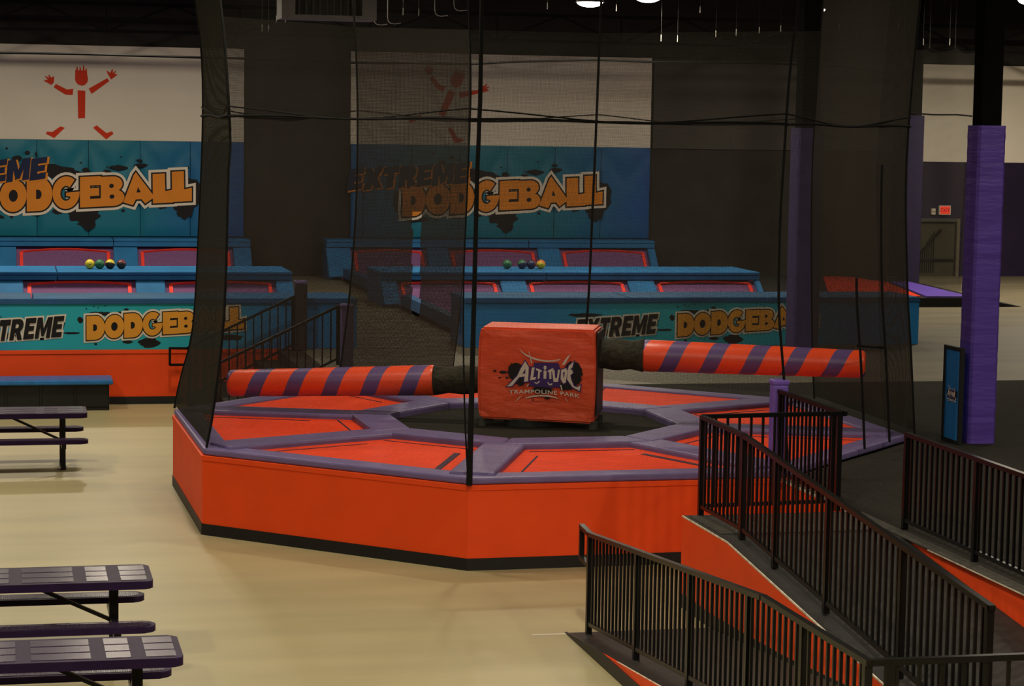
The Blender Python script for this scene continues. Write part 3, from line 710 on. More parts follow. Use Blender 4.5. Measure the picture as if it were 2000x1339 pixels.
# ------------------------------------------------------------------ dodgeball courts
def court(dx, X0, X1, side):
    t = thing('trampoline_court', 'blue padded dodgeball trampoline court at the %s with a gold-lettered front banner' % side, 'trampoline court', ((X0+X1)/2, 42, DECK), 'dodgeball courts')
    bdx = 0.23 if dx > 1 else 0.0
    TEAL = banner_mat('front_banner_print_'+side, 1.7+dx, 2.9, (0.018,0.330,0.400), (0.020,0.195,0.470))
    yf = 37.60
    fb = obj('front_banner', Bx(X0, X1, yf, yf+0.05, DECK+0.006, 1.668), TEAL, t)
    # inked splashes and words
    splash(fb, yf, [(1.55+dx,1.50,.19,.035,1),(1.92+dx,1.50,.12,.035,2),(1.98+dx,1.57,.04,.02,3),(1.23+dx,1.40,.05,.05,4),(1.08+dx,1.185,.14,.018,5),(2.35+dx,1.02,.17,.075,6),(2.33+dx,0.97,.09,.045,7),(1.48+dx,1.00,.03,.02,8),(2.0+dx,1.03,.09,.025,9),(.05+dx,1.14,.30,.05,10),(-.35+dx,1.45,.30,.03,11),(.85+dx,1.12,.08,.02,12),(3.7+dx,1.10,.2,.05,13),(1.45+dx,1.62,.012,.010,14),(1.52+dx,1.60,.010,.010,15),(1.63+dx,1.63,.012,.010,16),(3.30+dx,1.57,.03,.02,17),(1.33+dx,1.585,.012,.012,18)])
    word(fb, letters_in(SLOT, 0.505, 1.33+dx, 1.075, -.65, 2.40), yf, GOLD, INK, WHITEP, 0.016, 0.030)
    word(fb, letters_in(extreme_slots(-.52+dx, 1.035, 0.345, 1.44), 1, 0, 0, 0, 0, 0.16, 0.06), yf, INK, None, WHITEP, 0.0, 0.026)
    # front lip
    for a, b in ((X0,(X0+X1)/2-1.2),((X0+X1)/2-1.2,X1)):
        obj('lip_pad', Bx(a+0.012, b-0.012, yf-0.015, 38.85, 1.672, 1.755, bev=0.02), BLUE, t)
    obj('lip_edge', Bx(X0, X1, yf-0.032, yf-0.014, 1.668, 1.745), BLUED, t)
    obj('lip_box', Bx(X0+0.02, X1-0.02, yf+0.05, 38.8, DECK+0.006, 1.672), BLUED, t)
    obj('court_floor', Bx(X0+0.3, X1-0.3, 38.8, 54.3, DECK+0.006, 0.98), TPURP, t)
    obj('side_rail', Bx(X0+0.3, X0+0.5, 38.85, 45.5, DECK+0.006, 1.20), BLUED, t)
    obj('side_rail', Bx(X0+0.3, X0+0.5, 48.2, 53.6, DECK+0.006, 1.20), BLUED, t)
    # two angled trampoline tiers
    for row, (yl, zl0, zl1, yb, beds0) in enumerate(((46.30,1.44,1.61,48.15,[(.51,2.50),(3.33,5.35),(-2.25,-.28)]),(54.40,1.665,1.85,55.18,[(.42,2.44),(3.24,5.28),(-2.0,-.35)]))):
        beds = [(a+bdx,b+bdx) for a, b in beds0]
        mid = (X0+X1)/2+(0.9 if row else -0.6)
        for a, b in ((X0,mid),(mid,X1)):
            obj('lip_pad', Bx(a+0.008, b-0.008, yl, yb, zl1-0.07, zl1, bev=0.018), BLUE, t)
            obj('lip_face', Bx(a+0.008, b-0.008, yl+0.01, yl+0.12, zl0, zl1-0.075, bev=0.012), BLUE, t)
        obj('tier_core', profx([(yl+0.30,zl1-0.08),(yb,zl1-0.08),(yb,DECK+0.01),(yl-0.22,DECK+0.01)], X0+0.02, X1-0.02), BLUED, t)
        zt = zl0-0.01; yt = yl+0.06; zb = 0.98; ybt = yl-0.56     # slope of the angled face
        edges = sorted(beds); xs = [X0-dx] + [v for e in edges for v in (e[0]-0.12,e[1]+0.12)] + [X1-dx]
        for a, b in zip(xs[0::2], xs[1::2]):
            if b-a < 0.1: continue
            obj('divider_pad', profx([(yt-0.03,zt),(yt+0.08,zt),(ybt+0.1,zb),(ybt-0.02,zb)], a+dx, b+dx, 0.012), BLUE, t)
        for a, b in edges:
            if b+dx > X1: b = X1-dx-0.2
            def sp(x, s, out=0.0): return (x+dx, yt+0.10+(ybt-yt)*s-out*0.7, zt+(zb-zt)*s+out*0.7)
            bm = bmesh.new(); box(bm, 0,1,0,1,0,1); bm.free()
            bm = bmesh.new(); vs = [bm.verts.new(sp(x, s)) for x, s in ((a-.12,0),(b+.12,0),(b+.12,1),(a-.12,1))]; f = bm.faces.new(vs)
            r = bmesh.ops.extrude_face_region(bm, geom=[f]); bmesh.ops.translate(bm, verts=[g for g in r['geom'] if isinstance(g, bmesh.types.BMVert)], vec=(0,0.03,-0.03))
            bmesh.ops.recalc_face_normals(bm, faces=bm.faces[:])
            bd = obj('angled_bed', bm, TPURP, t)
            n = 8; top = [V3(sp(a+(b-a)*i/n, 0.20-0.09*math.sin(math.pi*i/n), 0.012)) for i in range(n+1)]
            for p, q in zip(top, top[1:]): obj('border_stripe', Bm(p, q, 0.02, 0.07, up=(0,-.6,.8)), TRED, bd)
            for x in (a, b):
                obj('border_stripe', Bm(sp(x,0.18,0.012), sp(x,0.98,0.012), 0.075, 0.02, up=(0,-.7,.7)), TRED, bd)
    # emblem on the outer end of the front lip
    if dx == 0 or True:
        em = obj('end_emblem', Bx(X0-0.004, X0+0.02, 37.9, 38.4, 1.10, 1.60), BLUED, t)
        obj('emblem_print', place(flat_mesh([blob(0,0,.13,.17,14,.35,3)],0,0.002),(X0-0.006,38.15,1.35),(0,-1,0),(0,0,1)), mat('faded_print',(0.16,0.16,0.15),.6,.1), em)
    return t
court(10.13, 7.65, 15.95, 'right')
court(0.0, -2.5, 5.82, 'left')

# ------------------------------------------------------------------ printed wall pads behind the courts
def wall_pads(dx, x0, x1, side):
    t = thing('wall_pad_banner', 'tall blue wall pads with huge gold DODGEBALL print behind the %s court' % side, 'banner', ((x0+x1)/2, 55.28, 1.87), 'wall pad banners')
    PM = banner_mat('wall_pad_print_'+side, 1.5+dx, 4.3, (0.008,0.138,0.200), (0.010,0.076,0.270))
    seams = [x0]+[s+dx for s in (-1.62,-.41,.80,2.01,3.24,4.44) if x0+.3 < s+dx < x1-.3]+[x1]
    for a, b in zip(seams, seams[1:]):
        bm = bmesh.new(); nx, nz = 12, 16; g = []
        for j in range(nz+1):
            row = []
            for i in range(nx+1):
                u = i/nx; v = j/nz; x = a+0.006+(b-a-0.012)*u; z = 1.87+(4.165-1.87)*v
                e = min(u,1-u)*2
                puff = 0.068*min(1, e*5)*min(1,0.35+(1-v)*9)*min(1,0.35+v*9)
                fold = 0.95*puff*math.exp(-((e-(1-v)*2.4-0.02)/0.20)**2)*min(1,max(0,(v-0.5)/0.2))
                row.append(bm.verts.new((x, 55.27-puff+fold, z)))
            g.append(row)
        for j in range(nz):
            for i in range(nx): bm.faces.new((g[j][i],g[j][i+1],g[j+1][i+1],g[j+1][i]))
        # back and rim
        bm2 = [g[0][0],g[0][nx],g[nz][nx],g[nz][0]]
        bk = [bm.verts.new((v.co.x,55.31,v.co.z)) for v in bm2]
        bm.faces.new(bk[::-1])
        obj('pad_panel', bm, PM, t, smooth=True)
    obj('seam_backing', Bx(x0, x1, 55.285, 55.298, 1.87, 4.15), TDARK, t)
    yb = 55.195
    ddx = 10.30 if dx > 1 else 0.0
    splash(t, yb, [(1.0+ddx,3.52,.34,.09,21),(1.35+ddx,3.40,.45,.14,22),(.72+ddx,3.66,.13,.05,23),(.58+ddx,3.86,.06,.04,24),(.78+ddx,3.82,.025,.06,25),(1.95+ddx,3.45,.09,.06,26),
        (2.72+ddx,3.52,.20,.06,27),(2.45+ddx,3.42,.10,.05,28),(3.25+ddx,3.58,.16,.05,29),(3.22+ddx,3.70,.07,.03,30),(1.9+ddx,2.42,.40,.22,31),(1.98+ddx,2.20,.22,.17,32),(1.30+ddx,2.47,.14,.08,33),
        (4.30+ddx,2.90,.38,.48,34),(4.28+ddx,2.47,.20,.17,35),(3.75+ddx,2.62,.12,.08,36),(4.15+ddx,3.45,.10,.05,37),(4.36+ddx,3.54,.05,.03,38),(.20+ddx,2.35,.05,.06,39),(.9+ddx,2.52,.05,.04,40),(2.83+ddx,2.49,.04,.04,41),(1.83+ddx,3.63,.025,.02,42),(2.45+ddx,3.54,.02,.02,43),(2.78+ddx,3.78,.02,.02,44),
        (-.25+ddx,2.33,.30,.07,45),(-.75+ddx,2.75,.14,.30,46),(.1+ddx,3.95,.03,.03,47),(.33+ddx,3.72,.12,.06,48)])
    word(t, letters_in(SLOT, 1, ddx, 0, 0, 0), yb, GOLD2, INK, WHITEP, 0.036, 0.062)
    # brushy EXTREME above
    sl = extreme_slots(-2.02+ddx, 3.05, 0.50, 3.0)
    ls = letters_in(sl, 1, 0, 0, 0, 0, 0.10, 0.16)
    for j, pls in enumerate(ls):
        obj('letter_outline', place(flat_mesh([grow([(x+0.035,z-0.02) for x,z in pls[0]], 0.028)],0,0.003),(0,yb-0.022-0.0002*j,0),(1,0,0),(0,0,1)), GOLD2, t)
        obj('letter', place(flat_mesh([grow(pls[0],0.012)],0,0.003),(0,yb-0.028-0.0002*j,0),(1,0,0),(0,0,1)), NAVY, t)
wall_pads(10.30, 8.36, 16.03, 'right')
wall_pads(0.0, -2.6, 5.74, 'left')

# red jumping-figure emblems on the white wall
FIG = {
 'head':[(588,620),(590,545),(598,545),(600,522),(610,522),(612,548),(622,548),(624,525),(634,525),(636,550),(648,545),(650,512),(660,512),(662,548),(670,548),(672,532),(680,532),(683,580),(690,610),(685,640),(665,662),(640,668),(612,660),(594,640)],
 'body':[(608,705),(668,707),(665,923),(612,926)],
 'arm':[(440,658),(525,700),(575,693),(570,743),(512,740),(422,685)],
 'arm2':[(695,690),(840,605),(855,628),(717,732)],
 'hand':[(405,667),(350,637),(352,628),(378,628),(355,600),(360,597),(388,612),(380,590),(388,588),(405,610),(418,600),(427,602),(425,645)],
 'hand2':[(870,615),(848,580),(833,550),(840,547),(860,565),(878,532),(884,535),(882,565),(905,543),(908,548),(895,572),(915,572),(918,578)],
 'foot':[(475,990),(507,1002),(425,1083),(360,1050),(370,1033),(410,1036)],
 'foot2':[(755,978),(832,1038),(877,1024),(887,1043),(830,1088),(728,998)]}
def figure(x, z, rot, label):
    t = thing('jumping_figure_emblem', label, 'emblem', (x,55.29,z), 'red figures on the white wall')
    k = 0.0121/4; c, s = math.cos(rot), math.sin(rot)
    for nm, pl in FIG.items():
        q = []
        for a, b in pl:
            u, v = (a-640), (b-600)-0.0*a
            u, v = u*c - v*s, u*s + v*c
            q.append((x+u*k, z-v*k))
        obj(nm.rstrip('2'), place(flat_mesh([q],0,0.006),(0,55.294,0),(1,0,0),(0,0,1)), RED, t)
figure(1.86, 5.67, 0.0, 'red jumping stick figure painted upright on the left white wall')
figure(11.02, 5.79, math.radians(23), 'red stick figure painted leaning on the wall behind the net')

# ------------------------------------------------------------------ balls on the ridge pads
def ball(x, y, z, r, c1, c2, label, tilt=-0.45):
    t = thing('dodgeball', label, 'ball', (x,y,z), 'dodgeballs on the court ridge')
    def hemi(sgn, m, nm):
        bm = bmesh.new(); bmesh.ops.create_uvsphere(bm, u_segments=20, v_segments=12, radius=r)
        bmesh.ops.delete(bm, geom=[v for v in bm.verts if v.co.z*sgn < -1e-5], context='VERTS')
        bmesh.ops.rotate(bm, verts=bm.verts[:], matrix=Matrix.Rotation(tilt,3,'X') @ Matrix.Rotation(0.35*math.sin(x*9),3,'Y'))
        bmesh.ops.translate(bm, verts=bm.verts[:], vec=(x,y,z+r))
        obj(nm, bm, m, t, smooth=True)
    hemi(1, c1, 'half_shell'); hemi(-1, c2, 'half_shell')
    obj('valve', tube([(x,y-r*0.999,z+r),(x,y-r*1.01,z+r)], 0.012, 6), INK, t)
YEL = mat('ball_yellow',(0.62,0.50,0.03),.4,.4); GRN = mat('ball_green',(0.02,0.14,0.06),.4,.4); BLKB = mat('ball_black',(0.02,0.018,0.018),.4,.4); MAR = mat('ball_maroon',(0.14,0.02,0.03),.4,.4); NVB = mat('ball_navy',(0.015,0.02,0.07),.4,.4); ORB = mat('ball_orange',(0.55,0.16,0.02),.4,.4)
BR = 0.099
for x, a, b, l in ((1.74,YEL,YEL,'plain yellow ball, leftmost of the row on the left court'),(1.94,GRN,GRN,'green ball beside the yellow one on the left court'),(2.15,YEL,BLKB,'black ball with a yellow top on the left court'),(2.38,MAR,BLKB,'maroon and black ball, rightmost on the left court')):
    ball(x, 47.15, 1.61, BR, a, b, l)
for x, a, b, l in ((10.57,GRN,GRN,'dark green ball, leftmost on the right court behind the net'),(10.90,GRN,NVB,'green and navy ball on the right court'),(11.10,NVB,NVB,'navy ball touching the yellow one on the right court'),(11.315,ORB,YEL,'yellow and orange ball, rightmost on the right court')):
    ball(x, 47.3, 1.61, BR, a, b, l)

# ------------------------------------------------------------------ railings
BAL = {}
def railing(name, label, P, Q, base, top, posts, pitch=0.118, hw=0.05, group='black baluster railings', foot=0.0):
    """P,Q plan ends; base/top: knots (distance, z) along the run; posts: distances"""
    P, Q = V3((*P,0)), V3((*Q,0)); L = (Q-P).length; d = (Q-P)/L
    t = thing(name, label, 'railing', (P.x,P.y,interp(base,0)), group)
    def at(s, z): p = P+d*s; return (p.x,p.y,z)
    kn = sorted(set([0,L]+[k for k,_ in top if 0 < k < L]))
    for a, b in zip(kn, kn[1:]): obj('top_rail', Bm(at(a-(0.022 if a == 0 else 0),interp(top,a)-0.02), at(b+0.022,interp(top,b)-0.02), hw, 0.04), RAIL, t)
    kn = sorted(set([0,L]+[k for k,_ in base if 0 < k < L]))
    for a, b in zip(kn, kn[1:]): obj('bottom_rail', Bm(at(a,interp(base,a)+0.10), at(b,interp(base,b)+0.10), 0.036, 0.036), RAIL, t)
    for s in posts:
        x, y, _ = at(s,0); obj('post', Bx(x-0.026,x+0.026,y-0.026,y+0.026, interp(base,s)-foot+0.001, interp(top,s)-0.03), RAIL, t)
    n = int(L/pitch)
    for i in range(1, n):
        s = L*i/n
        if any(abs(s-q) < 0.05 for q in posts): continue
        zb, zt = interp(base,s)+0.10, interp(top,s)-0.03
        h = round(zt-zb, 2)
        if h not in BAL:
            bm = bmesh.new(); box(bm, -0.011,0.011,-0.011,0.011,0,h); me = bpy.data.meshes.new('baluster'); bm.to_mesh(me); bm.free(); me.materials.append(RAIL); BAL[h] = me
        x, y, _ = at(s,0)
        link('baluster', BAL[h], t, V3((x,y,zb))-wl(t))
    return t
# ramp profile
ZL = 0.42
def r1z(y): return min(ZL, max(0, (20.05-y)/(20.05-15.1)*ZL))
def r2z(y): return min(DECK, max(ZL, ZL+(y-14.85)/(19.65-14.85)*(DECK-ZL)))
Y0 = 19.93
f1 = railing('ramp_railing', 'black railing along the near left side of the lower ramp, with end loop', (5.28,Y0), (5.28,13.06),
        [(0,r1z(Y0)),(Y0-15.1,ZL),(6.87,ZL)], [(0,0.965),(4.84,1.395),(6.87,1.405)], [0,1.6,3.13,4.55,5.70,6.85])
obj('end_loop', Bm((5.28,Y0,0.945),(5.28,20.26,0.97),0.05,0.04), RAIL, f1)
obj('end_loop', Bx(5.257,5.303,20.22,20.265,0.655,0.965), RAIL, f1)
obj('end_loop', Bm((5.28,20.26,0.675),(5.28,Y0,0.65),0.045,0.04), RAIL, f1)
railing('ramp_railing', 'black railing standing between the two ramp runs, sloping down to the right', (6.68,21.0), (6.68,14.32),
        [(0,DECK),(1.35,DECK),(21.0-14.85,ZL),(6.68,ZL)], [(0,1.90),(1.27,1.895),(6.68,1.44)], [0,1.28,2.2,3.5,5.1,6.66])
railing('ramp_railing', 'black level railing on the dark deck edge at the far right of the ramp', (8.40,19.98), (8.40,12.0),
        [(0,DECK),(7.98,DECK)], [(0,1.845),(7.98,1.845)], [0,1.6,2.75,4.3,5.9,7.9])
railing('ramp_railing', 'black railing crossing the near end of the ramp landing at the bottom edge', (5.32,13.06), (8.20,13.06),
        [(0,ZL),(2.88,ZL)], [(0,1.405),(2.88,1.405)], [0.1,1.45,2.86], pitch=0.15)
railing('ramp_railing', 'short black railing across the top of the ramp facing the orange platform', (6.70,21.02), (8.20,21.12),
        [(0,DECK),(1.47,DECK)], [(0,1.905),(1.47,1.905)], [1.45], pitch=0.125)
railing('ramp_railing', 'short black railing leading back to the purple-padded post', (8.20,21.14), (8.20,23.05),
        [(0,DECK),(1.91,DECK)], [(0,1.895),(1.91,1.895)], [1.88], pitch=0.118)

def padded_post(x, y, z0, z1, w_, m, label, cap=None):
    t = thing('padded_post', label, 'post', (x,y,z0), 'padded rail posts')
    obj('core', Bx(x-0.03,x+0.03,y-0.03,y+0.03,z0,z1-0.02), RAIL, t)
    bm = bmesh.new()
    obj('pad', Bx(x-w_/2,x+w_/2,y-w_/2,y+w_/2,z0+0.004,z1-0.05,bev=0.025), m, t, smooth=False)
    obj('cap', Bx(x-w_/2-0.008,x+w_/2+0.008,y-w_/2-0.008,y+w_/2+0.008,z1-0.06,z1,bev=0.02), cap or m, t)
padded_post(8.235, 23.18, DECK+0.13, 1.99, 0.17, mat('bright_purple_vinyl',(0.150,0.085,0.400),.45,.3), 'slim purple padded post at the end of the short railing')
padded_post(4.83, 37.33, DECK, 2.07, 0.20, mat('dark_brown_pad',(0.03,0.024,0.03),.6,.2), 'dark padded post with purple cap at the far stair rail', PURPLE)
padded_post(5.13, 34.2, DECK, 1.93, 0.20, PURPLE, 'purple padded post at the top of the near stair rail')

# ------------------------------------------------------------------ wheelchair ramp
def ramp():
    t = thing('wheelchair_ramp', 'two-run ramp with black rubber surface and orange side walls', 'ramp', (6.6,16.5,0))
    obj('lower_run', profx([(20.05,0.002),(15.1,ZL),(15.1,0.0)], 5.12, 6.51), RAMPM, t)
    obj('landing', Bx(5.12, 8.24, 12.6, 15.1, 0.0, ZL), RAMPM, t)
    obj('upper_run', profx([(15.1,ZL-0.0),(19.65,DECK),(21.06,DECK),(21.06,0.0),(15.1,0.0)], 6.53, 8.24), RAMPM, t)
    # side walls
    def wall(x, pts, base):
        s = obj('side_wall', profx(pts, x-0.02, x), ORANGE, t)
        return s
    w1 = wall(5.12, [(20.0,0.004),(15.1,ZL-0.012),(12.6,ZL-0.012),(12.6,0.0)], 0)
    obj('baseboard', profx([(20.06,0.0),(20.04,0.014),(18.9,0.118),(12.6,0.118),(12.6,0.0)], 5.085, 5.10), BLACKP, w1)
    obj('worn_edge', Bm((5.108,18.3,r1z(18.3)-0.006),(5.108,15.1,ZL-0.006),0.012,0.012), TRIMW, w1)
    w2 = wall(6.53, [(21.06,0.0),(21.06,DECK-0.012),(19.65,DECK-0.012),(15.1,ZL-0.0),(14.9,ZL-0.02),(14.9,0.0)], 0)
    obj('baseboard', Bx(6.495,6.51,20.05,21.07,0.0,0.13), BLACKP, w2)
    obj('baseboard', profx([(20.06,0.0),(20.06,0.13),(18.0,r1z(18.0)+0.04),(15.1,ZL+0.01),(15.1,0.1)], 6.495, 6.51), BLACKP, w2)
    obj('worn_edge', Bm((6.515,21.06,DECK-0.006),(6.515,19.65,DECK-0.006),0.012,0.014), TRIMW, w2)
    obj('worn_edge', Bm((6.515,19.65,DECK-0.006),(6.515,15.2,r2z(15.2)-0.004),0.012,0.014), TRIMW, w2)
    obj('end_wall', Bx(6.53,8.24,21.06,21.08,0.0,DECK-0.01), ORANGE, t)
    # grey rubber strips: edge cap beside the deck railing and the flush top landing
    CAPM = mat('grey_rubber',(0.048,0.044,0.036),.7,.2,10,.25)
    obj('edge_cap', Bx(8.22,8.36,12.0,20.0,DECK+0.0005,DECK+0.012), CAPM, t)
    obj('top_landing', Bx(6.56,8.36,20.0,20.98,DECK+0.0005,DECK+0.01), CAPM, t)
    obj('worn_edge', Bm((8.225,19.0,DECK),(8.225,12.5,DECK),0.012,0.014), TRIMW, t)
    obj('seam', Bx(6.6,8.2,16.3,16.32,r2z(16.3)+0.0,r2z(16.31)+0.003), BLACKP, t)
    # black rubber bumpers rolled over the end of the dividing wall
    for k in range(2):
        obj('bumper', tube([(6.60+0.02*k,14.9-0.45*k,ZL+0.03),(6.74,14.9-0.45*k,ZL+0.03)], 0.055, 12), RAMPM, t)
ramp()
tag(obj('tape_strip', Bx(4.76,5.12,19.985,20.03,0.001,0.004), WHITEP), 'pale tape strip on the floor beside the ramp foot', 'tape')

# ------------------------------------------------------------------ stairs to the deck
def stairs():
    t = thing('staircase', 'black steps rising from the floor to the deck beside the orange wall', 'stairs', (3.9,35.8,0))
    n = 5
    for i in range(n):
        x0 = 2.96+0.38*i
        obj('step', Bx(x0, x0+0.385 if i < n-1 else 4.855, 34.25, 37.56, 0.18*i if i else 0.001, 0.18*(i+1)-(0.001 if i == n-1 else 0)), CARPET, t)
        obj('riser_core', Bx(x0+0.385, 4.85, 34.3, 37.5, 0.18*i+0.001, 0.18*(i+1)-0.002), BLACKP, t) if i < n-1 else None
stairs()
struct(obj('wall_side', Bx(4.84,4.862,OV['H'][1]+0.05,34.24,0,DECK-0.002), ORANGE))
def stair_rail(y, label, x0, z0, x1, z1, loop):
    t = railing('stair_railing', label, (x0,y), (x1,y), [(0,max(0,z0-0.93)),(x1-x0,z1-0.93)], [(0,z0),(x1-x0,z1)], [0.02,x1-x0-0.02], pitch=0.125, hw=0.045, group='stair railings')
    if loop:
        obj('end_loop', Bm((x0,y,z0-0.02),(x0-0.30,y,z0-0.015),0.045,0.04), RAIL, t)
        obj('end_loop', Bx(x0-0.32,x0-0.28,y-0.02,y+0.02,z0-0.30,z0), RAIL, t)
        obj('end_loop', Bm((x0-0.30,y,z0-0.29),(x0,y,z0-0.29),0.04,0.04), RAIL, t)
stair_rail(37.33, 'far black stair railing with end loop, against the orange wall', 2.97, 0.965, 4.72, 1.83, True)
stair_rail(34.2, 'near black stair railing, seen through the net above the roller', 2.95, 0.93, 5.02, 1.93, False)

# ------------------------------------------------------------------ padded columns
def column(x, y, w_, zpad, label, wr=0.0, pm=None):
    t = thing('padded_column', label, 'column', (x,y,DECK), 'purple padded columns')
    obj('steel_column', Bx(x-w_*0.36,x+w_*0.36,y-w_*0.36,y+w_*0.36,DECK+0.009,9.19), TRUSSM, t)
    bm = bmesh.new(); nz = 60; rn = random.Random(int(x*10)); rows = []
    hw = w_/2; c = 0.03
    ring = [(-hw+c,-hw),(0,-hw-0.006),(hw-c,-hw),(hw,-hw+c),(hw+0.006,0),(hw,hw-c),(hw-c,hw),(0,hw+0.006),(-hw+c,hw),(-hw,hw-c),(-hw-0.006,0),(-hw,-hw+c)]
    for j in range(nz+1):
        z = DECK+0.01+(zpad-DECK-0.01)*j/nz
        f = 1+wr*math.sin(j*2.1+rn.uniform(-1,1))*rn.uniform(0,1)
        rows.append([bm.verts.new((x+a*f, y+b*f, z)) for a, b in ring])
    n = len(ring)
    for a, b in zip(rows, rows[1:]):
        for k in range(n): bm.faces.new((a[k],a[(k+1)%n],b[(k+1)%n],b[k]))
    bm.faces.new(rows[-1]); bm.faces.new(rows[0][::-1])
    obj('pad', bm, pm or PURPCOL, t, smooth=False)
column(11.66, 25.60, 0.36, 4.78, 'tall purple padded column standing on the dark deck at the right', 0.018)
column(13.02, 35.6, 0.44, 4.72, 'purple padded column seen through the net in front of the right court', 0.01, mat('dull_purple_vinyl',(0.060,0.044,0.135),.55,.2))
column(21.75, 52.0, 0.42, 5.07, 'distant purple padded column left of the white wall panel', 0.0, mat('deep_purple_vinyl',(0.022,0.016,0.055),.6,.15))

# blue sign board beside the column
def sign():
    t = thing('sign_board', 'narrow blue sign board in a black frame leaning by the purple column', 'sign', (11.33,25.58,DECK))
    y0, y1, z0, z1 = 25.33, 25.84, DECK+0.012, 2.09
    obj('panel', Bx(11.325,11.345,y0+0.03,y1-0.03,z0+0.04,z1-0.04), BLUEB, t)
    for a in ((y0,y0+0.035,z0,z1),(y1-0.035,y1,z0,z1)): obj('frame_bar', Bx(11.305,11.36,*a), BLACKP, t)
    for a in ((y0+0.035,y1-0.035,z0,z0+0.04),(y0+0.035,y1-0.035,z1-0.04,z1)): obj('frame_bar', Bx(11.307,11.358,*a), BLACKP, t)
    em = obj('emblem', Bx(11.318,11.326,25.57,25.59,1.50,1.52), VIOLETP, t)
    logo_on(em, (11.322,25.585,1.50), V3((0,-1,0)), EZ, 0.30, False)
sign()

# ------------------------------------------------------------------ cubby bench and picnic tables
def bench():
    t = thing('storage_bench', 'long black storage bench with a bright blue top against the orange wall', 'bench', (0.2,37.2,0))
    x0, x1 = -1.6, 1.66
    obj('seat', Bx(x0-0.05,x1+0.06,36.72,37.42,0.425,0.505,bev=0.02), mat('blue_bench_top',(0.020,0.150,0.420),.4,.35), t)
    obj('back_panel', Bx(x0,x1,37.34,37.38,0.0,0.43), BLACKP, t)
    obj('bottom_shelf', Bx(x0,x1,36.80,37.36,0.0,0.05), BLACKP, t)
    n = 6
    for i in range(n+1):
        x = x0+(x1-x0)*i/n; obj('divider', Bx(max(x0,x-0.015),min(x1,x+0.015),36.78,37.36,0.045,0.43), BLACKP, t)
    for i in range(n):
        a = x0+(x1-x0)*i/n; b = x0+(x1-x0)*(i+1)/n
        obj('cubby_door', Bx(a+0.018,b-0.018,36.80,36.815,0.06,0.42), BLACKP, t)
bench()
def rounded_rect(x0, x1, y0, y1, r, n=5):
    out = []
    for cx, cy, a in ((x1-r,y0+r,-90),(x1-r,y1-r,0),(x0+r,y1-r,90),(x0+r,y0+r,180)):
        out += arc(cx,cy,r,r,a,a+90,n)
    return out
def picnic_table(xe, yc, label, L=2.4):
    t = thing('picnic_table', label, 'table', (xe-L/2,yc,0), 'purple picnic tables')
    x0 = xe-L
    tp = obj('table_top', Pr(rounded_rect(x0,xe,yc-0.38,yc+0.38,0.07), 0.70, 0.77, 0.012), TABLEP, t)
    W = 0.66/3
    bays = [(xe-0.27,xe-0.05),(xe-0.56,xe-0.38),(xe-1.10,xe-0.67),(xe-1.64,xe-1.21),(x0+0.05,xe-1.75)]
    for a, b in bays:
        for i in range(3):
            y = yc-0.33+W*i; obj('mesh_panel', Bx(a,b,y+0.015,y+W-0.015,0.765,0.7735), PERF, tp)
    for s in (-1, 1):
        y = yc+s*0.62; xb = xe-(0.02 if s > 0 else 0.0)
        sb = obj('bench_seat', Pr(rounded_rect(x0,xb,y-0.125,y+0.125,0.10), 0.40, 0.455, 0.012), TABLEP, t)
        obj('mesh_panel', Pr(rounded_rect(x0+0.06,xb-0.05,y-0.09,y+0.09,0.07), 0.450, 0.4585), PERF, sb)
    for x in (xe-0.32, x0+0.32):
        s = 1 if x > xe-L/2 else -1
        obj('leg', Bx(x-0.04,x+0.04,yc-0.04,yc+0.04,0.001,0.70), RAIL, t)
        obj('foot_bar', Bx(x-0.035,x+0.035,yc-0.35,yc+0.35,0.0,0.05), RAIL, t)
        obj('seat_arm', Bx(x-0.03,x+0.03,yc-0.70,yc+0.70,0.335,0.40), RAIL, t)
        obj('brace', Bm((x-s*0.02,yc,0.36),(x-s*0.72,yc,0.695),0.045,0.03), RAIL, t)
picnic_table(1.09, 30.90, 'purple picnic table farthest back, in front of the black storage bench')
picnic_table(1.24, 19.62, 'purple picnic table in the middle, second from the bottom left')
picnic_table(1.28, 16.80, 'purple picnic table nearest the camera at the bottom left')

# ------------------------------------------------------------------ far right: low trampoline deck
def low_deck():
    t = thing('floor_trampoline', 'low black trampoline deck with red bed and purple border far right', 'trampoline', (19.6,48.5,DECK))
    obj('base', Pr([(16.6,45.6),(20.6,45.6),(21.3,52.6),(16.6,52.6)], DECK+0.001, 1.10), BLACKP, t)
    bm = bmesh.new()
    vs = [bm.verts.new(p) for p in ((20.6,45.6,DECK+0.001),(21.75,45.6,DECK+0.001),(20.6,45.6,1.10),(21.3,52.6,DECK+0.001),(22.4,52.6,DECK+0.001),(21.3,52.6,1.10))]
    for f in ((0,1,2),(3,5,4),(0,3,4,1),(1,4,5,2),(2,5,3,0)): bm.faces.new([vs[i] for i in f])
    bmesh.ops.recalc_face_normals(bm, faces=bm.faces[:])
    obj('wedge', bm, BLACKP, t)
    obj('border_pad', Pr([(19.55,45.7),(20.55,45.7),(21.0,50.3),(20.55,50.3)], 1.10, 1.135, 0.01), PURPCOL, t)
    obj('red_bed', Pr([(17.4,45.9),(19.5,45.9),(20.45,50.2),(20.2,52.0),(19.6,52.2)], 1.10, 1.118), mat('dark_red_bed',(0.55,0.035,0.012),.7,.1), t)
low_deck()
